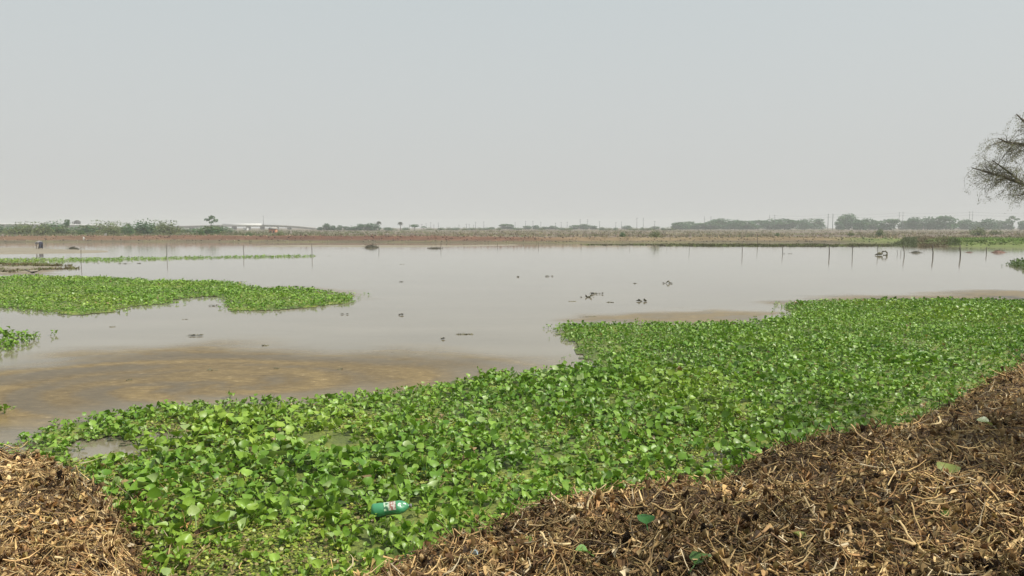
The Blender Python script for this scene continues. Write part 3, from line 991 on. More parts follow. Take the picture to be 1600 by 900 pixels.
def hyacinth_leaf(seed, lod):
    """petiole plus blade; blade length is 1, the plant's centre is the origin"""
    r = random.Random(seed)
    lean = r.uniform(0.2, 1.0)                      # how far the stalk leans outward
    L = r.uniform(0.9, 1.7)
    n = {0: 5, 1: 3, 2: 2, 3: 2}[lod]
    pts = []
    for k in range(n):
        t = k / (n - 1)
        a = lean * (0.5 + 0.5 * t)
        pts.append((0, L * t * math.sin(a), L * t * math.cos(a) + (-0.1 if k == 0 else 0)))
    end = pts[-1]
    el = r.uniform(-0.35, 1.25)                     # elevation of the blade
    rows, cols = {0: (5, 5), 1: (3, 3), 2: (2, 3), 3: (1, 3)}[lod]
    bv, bt, bq = blade_points(rows, cols, r.uniform(0.1, 0.9) * r.choice((1, 1, 1, -0.5)), r.uniform(-0.25, 0.5), {0: 0.06, 1: 0.05, 2: 0.04, 3: 0.04}[lod], seed)
    roll = r.uniform(-0.7, 0.7)
    Rm = Matrix.Rotation(r.uniform(-0.6, 0.6), 3, 'Z') @ Matrix.Rotation(el, 3, 'X') @ Matrix.Rotation(roll, 3, 'Y')
    bv = np.array([tuple(Rm @ Vector(v)) for v in bv]) + np.array(end)
    if lod == 3:
        p0, p1 = np.array(pts[0]), np.array(pts[1])
        rib = (np.array([p0 + (0.06, 0, 0), p0 - (0.06, 0, 0), p1 - (0.04, 0, 0), p1 + (0.04, 0, 0)]), [], [(0, 1, 2, 3)])
        return merge_protos((bv, bt, bq), rib)
    rad = {0: [0.05, 0.085, 0.075, 0.05, 0.035], 1: [0.05, 0.08, 0.035], 2: [0.06, 0.04]}[lod]
    return merge_protos((bv, bt, bq), tube_proto(pts, rad, {0: 5, 1: 3, 2: 3}[lod], False))


LEAF = {l: [hyacinth_leaf(200 + s, l) for s in range(14)] for l in (0, 1, 2, 3)}
LEAF_TILT = [0.0] * 14


def mat_points(poly, spacing, seed, hole=None):
    p = np.array(poly)
    x = np.arange(p[:, 0].min(), p[:, 0].max(), spacing)
    y = np.arange(p[:, 1].min(), p[:, 1].max(), spacing)
    X, Y = np.meshgrid(x, y)
    r = np.random.default_rng(seed)
    X = (X + r.uniform(-.5, .5, X.shape) * spacing).ravel()
    Y = (Y + r.uniform(-.5, .5, Y.shape) * spacing).ravel()
    sd = poly_sd(X, Y, poly) + 0.55 * (fbm(X * 1.3, Y * 1.3, seed + 3, 3) - 0.5)
    k = (sd > 0.02) | ((sd > -0.45) & (r.random(len(X)) < 0.05))      # a few plants drift loose round the edge
    X, Y, sd = X[k], Y[k], sd[k]
    # leave out what is hidden far outside the view
    u = X / np.maximum(Y, 0.1)
    k = (u > -0.95) & (u < 0.85)
    return X[k], Y[k], sd[k]


def leaf_colour(X, Y, r):
    n = len(X)
    a, b = np.array((0.078, 0.185, 0.013)), np.array((0.26, 0.41, 0.065))
    t = np.clip(r.beta(1.6, 2.0, n) + 0.35 * (fbm(X * 0.5, Y * 0.5, 111, 3) - 0.5), 0, 1)[:, None]
    c = a + (b - a) * t
    yel = (sstep(0.52, 0.72, fbm(X * 0.35 + 4, Y * 0.35, 113, 3)) * 0.5 + 0.5 * sstep(7.0, 5.0, Y) * sstep(0.5, -1.5, X))[:, None] * r.random((n, 1))
    c = c + yel * (np.array((0.36, 0.43, 0.05)) - c) * 0.75
    dull = r.random(n) < 0.10
    c[dull] = c[dull] * 0.5 + 0.5 * np.array((0.34, 0.40, 0.20))
    dead = r.random(n) < 0.008
    c[dead] = np.array((0.27, 0.19, 0.09)) * r.uniform(0.5, 1.2, (dead.sum(), 1))
    return c


BOTTLE_AT = at(612, 794, 0.105)


def grow(poly, spacing, seed, size, holes=(), individual=0, heights=1.0, tone=1.0):
    """plants over a polygon; returns the bag of the mass and the list of individual plants"""
    r = np.random.default_rng(seed)
    X, Y, sd = mat_points(poly, spacing, seed)
    for hp, hs in holes:
        k = (poly_sd(X, Y, hp) + 0.3 * (fbm(X * 2, Y * 2, 7) - 0.5) < 0) | (r.random(len(X)) < hs)
        X, Y, sd = X[k], Y[k], sd[k]
    vig = fbm(X * 0.6, Y * 0.6, seed + 9, 3)
    sz = size * (0.5 + 1.0 * vig) * np.clip(np.exp(r.normal(-0.10, 0.40, len(X))), 0.35, 1.4) * np.interp(sd, [0, 0.35], [0.7, 1.0]) * np.interp(Y, [5, 9, 20], [0.80, 0.82, 0.82])
    nl = r.integers(5, 9, len(X))
    dist = np.hypot(X, Y)
    singles = []
    order = np.arange(len(X))
    if individual:
        px, py = project(np.stack([X, Y, np.full(len(X), 0.1)], 1))
        zb, db = heap_height(X, Y)
        ok = (px > 4) & (px < 1596) & (py < 893) & (db < -0.2) & ~((px < 335) & (py > 735) & False)
        cand = order[ok][np.argsort(dist[ok])][:individual]
        singles = [(X[i], Y[i], sz[i], nl[i]) for i in cand]
        mass = np.ones(len(X), bool)
        mass[cand] = False
    else:
        mass = np.ones(len(X), bool)
    bag = Bag()
    Xm, Ym, Sm, Nm = X[mass], Y[mass], sz[mass], nl[mass]
    idx = np.repeat(np.arange(len(Xm)), Nm)
    kk = np.concatenate([np.arange(v) for v in Nm]) if len(Nm) else np.array([], int)
    lx, ly, ls = Xm[idx], Ym[idx], Sm[idx]
    n = len(idx)
    yaw = kk * 2.4 + idx * 1.31 + r.normal(0, 0.3, n)
    which = r.integers(0, 14, n)
    lod = np.where(ly < 9.5, 1, np.where(ly < 15, 2, 3))
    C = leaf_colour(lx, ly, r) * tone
    tx, ty = r.normal(0, 0.18, n), r.normal(0, 0.18, n)
    sc = ls * r.uniform(0.6, 1.2, n)
    S3 = np.stack([sc, sc, sc * heights], 1)
    for l in (1, 2, 3):
        for q in range(14):
            m = (lod == l) & (which == q)
            bag.add(LEAF[l][q], frames(yaw[m], tx[m], ty[m], S3[m]), np.stack([lx[m], ly[m], np.full(m.sum(), 0.0)], 1), C[m])
    return bag, singles


MAIN_PX = [(14, 700), (30, 686), (60, 672), (100, 660), (140, 652), (200, 640), (260, 633), (330, 629), (400, 626), (470, 628), (520, 625), (548, 620), (560, 613), (620, 609), (660, 607), (690, 599),
           (720, 595), (750, 587), (790, 587), (830, 590), (845, 578), (880, 572), (915, 567), (900, 557), (890, 545), (878, 530), (868, 516), (880, 510), (930, 508), (1000, 507), (1080, 507), (1150, 506),
           (1220, 500), (1230, 488), (1218, 478), (1250, 473), (1350, 470), (1450, 470), (1600, 471), (1700, 471)]
main_poly = [XY(at(a, b)) for a, b in MAIN_PX] + [(20, 23.5), (17.4, 21.5), (14.6, 18.3), (11.6, 14.8)] + [XY(at(a, b, 0.25)) for a, b in reversed(CREST_PX)] + \
            [(-0.95, 3.6), (-1.3, 3.4), (-1.85, 3.6)] + [XY(at(a, b, 0.1)) for a, b in [(190, 930), (176, 880), (160, 820), (142, 768), (120, 738), (90, 722)]]
HOLES = [(W((92, 702), (140, 688), (205, 688), (248, 700), (228, 720), (130, 728)), 0.05),
         (W((205, 668), (270, 662), (330, 668), (320, 684), (230, 690)), 0.45),
         (W((450, 690), (505, 676), (575, 688), (585, 710), (500, 716)), 0.06),
         (W((640, 665), (690, 655), (715, 672), (660, 690)), 0.35),
         (W((1075, 718), (1120, 705), (1150, 735), (1110, 745)), 0.25),
         (W((290, 860), (420, 820), (520, 850), (560, 930), (250, 930)), 0.55),
         (W((940, 618), (1000, 612), (1030, 630), (960, 640)), 0.5)]
bx_, by_ = BOTTLE_AT.x, BOTTLE_AT.y
HOLES.append(([(bx_ - 0.2, by_ - 0.15), (bx_ + 0.22, by_ - 0.15), (bx_ + 0.2, by_ + 0.08), (bx_ - 0.2, by_ + 0.08)], 0.0))
bag, singles = grow(main_poly, 0.122, 301, 0.066, HOLES, 300)
o = link('hyacinth_mat', bag.mesh('hyacinth_mat', M['leaf']))
tag(o, 'broad green mat of water hyacinth reaching from the dead-weed heap to open water', 'water hyacinth', kind='stuff')
LEFT_PX = [(-220, 436), (0, 433), (60, 432), (120, 433), (180, 434), (240, 439), (300, 440), (350, 440), (375, 443), (390, 449), (420, 452), (470, 452), (520, 457), (552, 461), (556, 466), (553, 474),
           (520, 478), (470, 483), (420, 486), (380, 488), (355, 487), (348, 481), (352, 475), (345, 466), (320, 465), (300, 467), (280, 469), (262, 475), (240, 478), (210, 481), (190, 485), (170, 490),
           (130, 493), (100, 494), (80, 491), (50, 487), (20, 484), (0, 483), (-220, 480)]
bag, _ = grow([XY(at(a, b)) for a, b in LEFT_PX], 0.175, 305, 0.075, (), 0, 0.75)
tag(link('hyacinth_raft', bag.mesh('hyacinth_raft', M['leaf'])), 'large tongue-shaped raft of water hyacinth lying in the open water', 'water hyacinth', kind='stuff')
bag, _ = grow([XY(at(a, b)) for a, b in [(-120, 524), (0, 523), (20, 521), (45, 521), (62, 526), (63, 531), (45, 541), (30, 545), (10, 549), (0, 551), (-120, 560)]], 0.2, 307, 0.10)
tag(link('hyacinth_clump', bag.mesh('hyacinth_clump', M['leaf'])), 'small hyacinth clump between the tongue-shaped raft and the brown scum', 'water hyacinth', kind='stuff')
bag, _ = grow([XY(at(a, b)) for a, b in [(-40, 636), (0, 640), (10, 644), (8, 650), (-40, 656)]], 0.2, 309, 0.10)
tag(link('hyacinth_clump', bag.mesh('hyacinth_clump', M['leaf'])), 'tiny hyacinth sprig at the edge of the brown scum', 'water hyacinth', kind='stuff')
bag, _ = grow([XY(at(a, b)) for a, b in [(-160, 405), (0, 404.5), (120, 403.8), (240, 402.6), (330, 401), (400, 399.8), (500, 399.8), (488, 401.4), (400, 403), (330, 404.2), (240, 406.5), (160, 409), (60, 411), (-160, 413.5)]], 0.36, 311, 0.105, (), 0, 0.5)
tag(link('hyacinth_strip', bag.mesh('hyacinth_strip', M['leaf'])), 'long thin strip of green weed crossing the pond beyond the raft', 'water hyacinth', kind='stuff')
bag, _ = grow([XY(at(a, b)) for a, b in [(1570, 414), (1588, 410.5), (1640, 407), (1640, 423), (1604, 424), (1584, 418)]], 0.26, 313, 0.12, (), 0, 1.0, 0.4)  # leaf tone lowered to paint the thorn tree's shade into this clump
tag(link('hyacinth_clump', bag.mesh('hyacinth_clump', M['leaf'])), 'weed clump with shade painted into its leaf colour under the drooping thorn tree, away from the mat', 'water hyacinth', kind='stuff')

# single plants of the nearest stretch
leaf_mesh = [proto_mesh('leaf', p, M['leaf_obj']) for p in LEAF[0]]
r = np.random.default_rng(515)
for (x, y, s, nl) in singles:
    gap = float(poly_sd(np.array([x]), np.array([y]), HOLES[0][0])[0])
    shore = float(poly_sd(np.array([x]), np.array([y]), LAND_NEAR)[0])
    if math.hypot(x - bx_, y - by_) < 0.42:
        lab, grp = 'hyacinth plant growing right beside the green bottle', 'hyacinth plants round the bottle'
    elif gap > -0.35:
        lab, grp = 'hyacinth plant at the rim of the small grey water gap', 'hyacinth plants round the water gap'
    elif shore > -0.55 and x < -1.2:
        lab, grp = 'hyacinth plant touching the small straw heap in the corner', 'hyacinth plants along the small straw heap'
    elif shore > -0.55:
        lab, grp = 'hyacinth plant growing close along the long brown heap', 'hyacinth plants along the long heap'
    elif s > 0.066:
        lab, grp = 'large-leaved hyacinth plant in the near mat away from heap and bottle', 'large hyacinth plants of the near mat'
    elif s < 0.042:
        lab, grp = 'small-leaved hyacinth plant low down in the near mat', 'small hyacinth plants of the near mat'
    else:
        lab, grp = 'middling hyacinth plant in the nearest open stretch of the mat', 'middling hyacinth plants of the near mat'
    root = empty('water_hyacinth_plant', (x, y, 0.0), r.uniform(0, 6.28), lab, 'water hyacinth', grp)
    cols = leaf_colour(np.full(nl, x), np.full(nl, y), r)
    for k in range(nl):
        o = bpy.data.objects.new('leaf', leaf_mesh[r.integers(0, 14)])
        o.parent = root
        o.rotation_euler = (r.normal(0, 0.18), r.normal(0, 0.18), k * 2.4 + r.normal(0, 0.3))
        q = s * r.uniform(0.6, 1.2)
        o.scale = (q, q, q)
        o.color = (*cols[k], 1)
        COL.objects.link(o)

# duckweed and rotting stems between the plants
duck_mat, nt, _, b = node_mat('duckweed')
f = nnoise(nt, 1.1, 5, 0.6)
f2 = nnoise(nt, 45.0, 3, 0.7)
c1 = nramp(nt, f, [(0.35, (0.06, 0.085, 0.02)), (0.5, (0.12, 0.15, 0.03)), (0.66, (0.24, 0.27, 0.05))])
c2 = nramp(nt, f2, [(0.3, (0.45, 0.45, 0.4)), (0.7, (1.5, 1.5, 1.4))])
nt.links.new(nmix(nt, 1, c1, c2, 'MULTIPLY'), b.inputs['Base Color'])
b.inputs['Roughness'].default_value = 0.7
nbump(nt, b, f2, 0.6, 0.01)


def under_sheet(poly, step, inset, seed, label):
    p = np.array(poly)
    x = np.arange(p[:, 0].min(), p[:, 0].max(), step); y = np.arange(p[:, 1].min(), p[:, 1].max(), step)
    X, Y = np.meshgrid(x, y)
    sd = poly_sd(X, Y, poly) - inset + 0.8 * (fbm(X * 1.6, Y * 1.6, seed) - 0.5)
    for hp, hs in HOLES[:2] + HOLES[4:5]:
        sd = np.minimum(sd, -(poly_sd(X, Y, hp)) + 0.35 * (fbm(X * 3, Y * 3, 5) - 0.5))
    Z = 0.006 + 0.012 * fbm(X * 2.5, Y * 2.5, seed + 5)
    f = grid_faces(len(x), len(y))
    keep = (sd.ravel()[f] > 0).all(1)
    o = link('duckweed', np_mesh('duckweed', np.stack([X, Y, Z], -1), [f[keep]], duck_mat))
    tag(o, label, 'duckweed', kind='stuff')


under_sheet(main_poly, 0.12, 0.12, 121, 'film of duckweed and rotting stems under the broad hyacinth mat')
under_sheet([XY(at(a, b)) for a, b in LEFT_PX], 0.2, 0.15, 123, 'film of duckweed under the tongue-shaped hyacinth raft')
# duckweed flakes in the nearest gaps
n = 110000
X = RNG.uniform(-4.5, 3.0, n); Y = RNG.uniform(4.2, 9.5, n)
k_ = (poly_sd(X, Y, main_poly) > 0.1) & (fbm(X * 1.1, Y * 1.1, 131, 3) + 0.25 * sstep(-0.5, -1.5, X) * sstep(7, 5, Y) > 0.5)
X, Y = X[k_], Y[k_]
C = np.array([(0.30, 0.36, 0.05), (0.20, 0.28, 0.04), (0.36, 0.38, 0.09), (0.24, 0.19, 0.08)])[RNG.integers(0, 4, len(X))] * RNG.uniform(0.6, 1.2, len(X))[:, None]
bag = Bag()
flake = (np.array([(-.5, -.3, 0), (.1, -.5, .1), (.5, .1, 0), (0, .5, .12), (-.45, .3, 0)]), [(0, 1, 2), (0, 2, 3), (0, 3, 4)], [])
bag.add(flake, frames(RNG.uniform(0, 6.28, len(X)), RNG.normal(0, .35, len(X)), RNG.normal(0, .35, len(X)), RNG.uniform(0.010, 0.032, len(X))), np.stack([X, Y, RNG.uniform(0.02, 0.05, len(X))], 1), C)
tag(link('duckweed_flakes', bag.mesh('duckweed_flakes', M['leaf'], False)), 'tiny yellow-green floating leaves in the gaps of the nearest hyacinth', 'duckweed', kind='stuff')

# ------------------------------------------------------------------ the heap of dead weed
hx = np.arange(-6.0, 13.0, 0.055); hy = np.arange(1.2, 17.5, 0.055)
HX, HY = np.meshgrid(hx, hy)
HZ, HD = heap_height(HX, HY)
f = grid_faces(len(hx), len(hy))
u = (HX / HY).ravel()
keep = (HD.ravel()[f] > -0.45).any(1) & (np.abs(u[f]) < 1.1).any(1)
used = np.unique(f[keep])
remap = np.full(HX.size, -1); remap[used] = np.arange(len(used))
rot_mat, nt, _, b = node_mat('rotted_weed')
f1 = nnoise(nt, 5.0, 6, 0.7)
f2 = nnoise(nt, 60.0, 4, 0.7)
c1 = nramp(nt, f1, [(0.3, (0.08, 0.053, 0.03)), (0.55, (0.16, 0.105, 0.058)), (0.75, (0.24, 0.16, 0.085))])
nt.links.new(nmix(nt, 1, c1, nramp(nt, f2, [(0.3, (0.4, 0.4, 0.4)), (0.7, (1.7, 1.7, 1.6))]), 'MULTIPLY'), b.inputs['Base Color'])
b.inputs['Roughness'].default_value = 0.9
nbump(nt, b, f2, 1.0, 0.02)
HV = np.stack([HX, HY, HZ], -1).reshape(-1, 3)[used]
heap = link('dead_weed_heap', np_mesh('dead_weed_heap', HV, [remap[f[keep]]], rot_mat))
tag(heap, 'long brown heap of dried dead water weed along the near bank', 'weed heap')


def dry_stalk(seed, sides, segs):
    r = random.Random(seed)
    pts, a, b_ = [], r.uniform(0, 6.28), 0.0
    bend = r.uniform(-2.4, 2.4)
    kink = r.randint(1, segs - 1)
    p = Vector((-0.5, 0, 0)); d = 0.0
    for k in range(segs + 1):
        pts.append(tuple(p))
        d += bend / segs + (r.uniform(-0.9, 0.9) if k == kink else 0)
        b_ += r.uniform(-0.35, 0.35)
        p = p + Vector((math.cos(d) * math.cos(b_), math.sin(d) * math.cos(b_), math.sin(b_))) / segs
    rr = [r.uniform(0.022, 0.05) * (1 - 0.6 * k / segs) for k in range(segs + 1)]
    return tube_proto(pts, rr, sides, sides > 3)


def dry_leaf(seed, rows, cols):
    r = random.Random(seed)
    v, t, q = blade_points(rows, cols, r.uniform(0.8, 2.2) * r.choice((-1, 1)), r.uniform(-1.2, 1.2), 0.26, seed)
    v[:, 0] *= r.uniform(0.3, 0.75)
    v[:, 1] -= 0.5
    v[:, 2] += 0.12 * np.sin(v[:, 1] * 7 + seed)
    return v, t, q


STALK_N = [dry_stalk(s, 3, 3) for s in range(12)]
STALK_F = [dry_stalk(s + 40, 3, 2) for s in range(8)]
LEAF_N = [dry_leaf(s + 80, 2, 3) for s in range(10)]
DRY = np.array([(0.58, 0.43, 0.22), (0.50, 0.355, 0.165), (0.40, 0.28, 0.13), (0.44, 0.30, 0.15), (0.34, 0.21, 0.10), (0.24, 0.145, 0.068), (0.12, 0.075, 0.04), (0.55, 0.43, 0.23), (0.42, 0.32, 0.17), (0.31, 0.24, 0.10), (0.17, 0.105, 0.058), (0.06, 0.04, 0.026)])


def heap_points(n, y0, y1, seed):
    r = np.random.default_rng(seed)
    Y = np.exp(r.uniform(math.log(y0), math.log(y1), n))
    X = Y * r.uniform(-0.85, 0.98, n)
    Z, D = heap_height(X, Y)
    k = (D > -0.26) | ((D > -0.75) & (r.random(n) < 0.10))      # some litter has slid off among the plants
    Z = np.maximum(Z, 0.03)
    X, Y, Z, D = X[k], Y[k], Z[k], D[k]
    px, py = project(np.stack([X, Y, Z], 1))
    k = (px > -160) & (px < 1950) & (py < 1030)
    return X[k], Y[k], Z[k], D[k], r


def slope_tilt(X, Y):
    e = 0.04
    z0, _ = heap_height(X, Y); zx, _ = heap_height(X + e, Y); zy, _ = heap_height(X, Y + e)
    return (zx - z0) / e, (zy - z0) / e


def lay(yaw, gxs, gys, tx, ty, scale):
    """frames lying on a slope: turn about the slope's normal"""
    n = len(yaw)
    N = np.stack([-gxs, -gys, np.ones(n)], 1); N /= np.linalg.norm(N, axis=1)[:, None]
    A = np.stack([np.cos(yaw), np.sin(yaw), np.zeros(n)], 1)
    A = A - (A * N).sum(1)[:, None] * N; A /= np.linalg.norm(A, axis=1)[:, None]
    B = np.cross(N, A)
    F = np.stack([A, B, N], 2)
    return F @ frames(np.zeros(n), tx, ty, scale)


def dry_colour(X, Y, r):
    n = len(X)
    c = DRY[r.integers(0, len(DRY), n)] * r.uniform(0.6, 1.15, n)[:, None]
    wet = sstep(0.47, 0.62, fbm(X * 1.5, Y * 1.5, 141, 3))[:, None] * (r.random((n, 1)) < 0.85)
    c = c * (1 - 0.52 * wet) * (1.0 + 0.2 * sstep(-0.5, -1.5, X))[:, None] * np.array((1.14, 1.08, 1.0))
    pale = r.random(n) < 0.05
    c[pale] = np.array((0.55, 0.45, 0.29)) * r.uniform(0.8, 1.1, (pale.sum(), 1))
    return c


bag = Bag()
X, Y, Z, D, r = heap_points(205000, 2.6, 17, 151)
# thin out with distance so that the count per picture area stays even
k = r.random(len(X)) < np.interp(Y, [3, 5, 8, 17], [0.55, 0.75, 0.9, 1.0])
X, Y, Z, D = X[k], Y[k], Z[k], D[k]
gxs, gys = slope_tilt(X, Y)
n = len(X)
C = dry_colour(X, Y, r)
isleaf = r.random(n) < 0.30
far = Y > 7.5
size = np.where(isleaf, r.uniform(0.025, 0.055, n), r.uniform(0.06, 0.25, n)) * np.interp(Y, [3, 9, 17], [0.95, 1.05, 1.5])
flow = 9.0 * fbm(X * 0.9, Y * 0.9, 145, 2) + r.normal(0, 0.75, n)
R = lay(flow, gxs, gys, r.normal(0, 0.5, n), r.normal(0, 0.34, n), size)
# stalks keep their own thickness whatever their length
thick = np.where(isleaf, 1.0, np.clip(0.12 / size, 0.5, 1.4) * r.uniform(0.5, 1.05, n))
R[:, :, 2] *= thick[:, None]
P = np.stack([X, Y, Z + r.uniform(-0.015, 0.06, n)], 1)
w = r.integers(0, 1000, n)
for k in range(12):
    m = ~isleaf & ~far & (w % 12 == k); bag.add(STALK_N[k], R[m], P[m], C[m])
for k in range(8):
    m = ~isleaf & far & (w % 8 == k); bag.add(STALK_F[k], R[m], P[m], C[m])
for k in range(10):
    m = isleaf & (w % 10 == k); bag.add(LEAF_N[k], R[m], P[m], C[m])
o = link('dry_litter', bag.mesh('dry_litter', M['dry'], False), heap)
tag(o, kind='stuff')
# the largest pieces one by one
stalk_mesh = [proto_mesh('dry_stalk', dry_stalk(s + 120, 6, 7), M['dry_obj']) for s in range(10)]
dleaf_mesh = [proto_mesh('dry_leaf', dry_leaf(s + 160, 4, 5), M['dry_obj']) for s in range(8)]
X, Y, Z, D, r = heap_points(3000, 3.1, 8.0, 171)
px, py = project(np.stack([X, Y, Z], 1))
k = (px > 20) & (px < 1585) & (py < 888) & (D > -0.1)
X, Y, Z = X[k][:440], Y[k][:440], Z[k][:440]
gxs, gys = slope_tilt(X, Y)
n = len(X)
isleaf = np.arange(n) % 440 >= 300
size = np.where(isleaf, r.uniform(0.03, 0.055, n), r.uniform(0.16, 0.36, n))
R = lay(r.uniform(0, 6.28, n), gxs, gys, r.normal(0, 0.3, n), r.normal(0, 0.2, n), np.ones(n))
C = DRY[r.integers(0, len(DRY), n)] * r.uniform(0.8, 1.25, n)[:, None]
for i in range(n):
    o = bpy.data.objects.new('dry_leaf' if isleaf[i] else 'dry_stalk', (dleaf_mesh[i % 8] if isleaf[i] else stalk_mesh[i % 10]))
    o.parent = heap
    s = size[i]
    t = s if isleaf[i] else min(s, 0.17)
    m4 = Matrix([[*R[i][0], 0], [*R[i][1], 0], [*R[i][2], 0], [0, 0, 0, 1]]) @ Matrix.Diagonal((s, s if isleaf[i] else s * 0.9, t, 1))
    m4.translation = (X[i], Y[i], Z[i] + 0.03)
    o.matrix_basis = m4
    o.color = (*C[i], 1)
    COL.objects.link(o)
# a few fresh leaves dropped on the heap
for i, (px, py, s, lab) in enumerate([(1010, 819, 0.10, 'round deep green leaf lying on the brown heap'), (920, 864, 0.08, 'pale green leaf lower on the brown heap'),
                                      (812, 848, 0.10, 'yellow-green leaf where the heap meets the near mat'), (1480, 741, 0.13, 'large olive leaf high on the heap towards the shade'),
                                      (1548, 664, 0.12, 'pale grey-green leaf on the far shoulder of the heap'), (1462, 803, 0.12, 'bent green leaf in the middle of the heap slope'),
                                      (1086, 882, 0.10, 'curled green leaf at the foot of the heap'), (1255, 843, 0.08, 'small olive leaf beside a dark clod on the heap')]):
    p = at(px, py, 0.6)
    for _ in range(6):
        z, _d = heap_height(np.array([p.x]), np.array([p.y]))
        p = at(px, py, float(z[0]) + 0.07)
    me = proto_mesh('fallen_leaf', merge_protos((blade_points(5, 5, 0.3, 0.2, 0.05, 400 + i)), tube_proto([(0, 0.02, 0), (0.03, -0.4, -0.05), (0.1, -0.8, -0.2)], [0.03, 0.045, 0.03], 5)), M['leaf_obj'])
    o = link('fallen_leaf', me)
    o.location = p
    o.scale = (s, s, s)
    o.rotation_euler = (0.5, 0.2 * math.sin(i * 3), i * 1.9)
    o.color = [(0.03, 0.11, 0.02, 1), (0.13, 0.25, 0.06, 1), (0.2, 0.26, 0.04, 1), (0.17, 0.2, 0.04, 1), (0.28, 0.33, 0.17, 1), (0.12, 0.22, 0.05, 1), (0.06, 0.12, 0.03, 1), (0.18, 0.2, 0.05, 1)][i]
    tag(o, lab, 'leaf', 'fresh leaves dropped on the heap')
p = at(736, 866, 0.5)
for _ in range(6):
    z, _d = heap_height(np.array([p.x]), np.array([p.y]))
    p = at(736, 866, float(z[0]) + 0.06)
m = simple_mat('pale_blue_plastic', (0.35, 0.45, 0.5), (0.5, 0.6, 0.63), 20, 0.35)
o = link('plastic_scrap', proto_mesh('plastic_scrap', dry_leaf(777, 6, 5), m))
o.location = p; o.scale = (0.045, 0.08, 0.03); o.rotation_euler = (0.2, 0.1, 1.4)
tag(o, 'pale blue plastic scrap caught in the heap near its tip', 'plastic scrap')

# ------------------------------------------------------------------ the green bottle
def lathe_x(profile, sides, arc=(0, 2 * math.pi), dent=None):
    V, Q = [], []
    full = abs(arc[1] - arc[0] - 2 * math.pi) < 1e-6
    ns = sides if full else sides + 1
    for x, r_ in profile:
        for k in range(ns):
            t = arc[0] + (arc[1] - arc[0]) * k / sides
            y, z = r_ * math.cos(t), r_ * math.sin(t)
            if dent:
                z, y = z + dent(x, y, z)[1], y + dent(x, y, z)[0]
            V.append((x, y, z))
    for i in range(len(profile) - 1):
        for k in range(sides):
            k2 = (k + 1) % ns
            Q.append((i * ns + k, i * ns + k2, (i + 1) * ns + k2, (i + 1) * ns + k))
    return np.array(V), [], Q


bottle = empty('plastic_bottle', BOTTLE_AT, math.radians(8), 'discarded green plastic drink bottle lying on the hyacinth leaves', 'bottle')
bottle.rotation_euler = (0.5, math.radians(-4), math.radians(10))
pet, nt, _, b = node_mat('green_plastic')
b.inputs['Base Color'].default_value = (0.11, 0.48, 0.23, 1)
b.inputs['Roughness'].default_value = 0.14
b.inputs['Transmission Weight'].default_value = 0.5
b.inputs['Roughness'].default_value = 0.3
nbump(nt, b, nnoise(nt, 18.0, 3), 0.5, 0.012)
prof = [(-0.166, 0.001), (-0.164, 0.034), (-0.155, 0.050), (-0.14, 0.0545), (-0.09, 0.0545), (-0.075, 0.0525), (-0.06, 0.0515), (0.03, 0.0515), (0.042, 0.0545), (0.066, 0.0545), (0.085, 0.051), (0.11, 0.040), (0.128, 0.024), (0.138, 0.0145), (0.150, 0.0135)]
dent = lambda x, y, z: ((0.0, -0.022 * math.exp(-((x - 0.085) / 0.025) ** 2 - ((y + 0.02) / 0.03) ** 2)) if z > 0 else (0, 0))
link('body', proto_mesh('body', lathe_x(prof, 28, dent=dent), pet), bottle)
lab_mat, nt, _, b = node_mat('torn_label')
tc = nt.nodes.new('ShaderNodeTexCoord')
sx = nt.nodes.new('ShaderNodeSeparateXYZ'); nt.links.new(tc.outputs['Object'], sx.inputs[0])
gm = nt.nodes.new('ShaderNodeMapRange')
gm.inputs['From Min'].default_value = -0.03; gm.inputs['From Max'].default_value = -0.01
nt.links.new(sx.outputs['X'], gm.inputs['Value'])
prn = nramp(nt, nnoise(nt, 55.0, 2, 0.4, stretch=(1.0, 1.0, 0.7)), [(0.46, (0.5, 0.46, 0.42)), (0.56, (0.27, 0.12, 0.09))])
grn = nramp(nt, nnoise(nt, 60.0, 2, 0.4), [(0.42, (0.04, 0.12, 0.07)), (0.48, (0.35, 0.55, 0.30)), (0.6, (0.45, 0.52, 0.42))])
nt.links.new(nmix(nt, gm.outputs[0], grn, prn), b.inputs['Base Color'])
b.inputs['Roughness'].default_value = 0.4
link('label', proto_mesh('label', lathe_x([(-0.062, 0.0528), (-0.03, 0.0526), (0.0, 0.0526), (0.034, 0.0530)], 20, (-2.8, 2.6)), lab_mat), bottle)
link('cap', proto_mesh('cap', lathe_x([(0.142, 0.001), (0.142, 0.0155), (0.164, 0.0155), (0.165, 0.001)], 14), M['steel'], False), bottle)

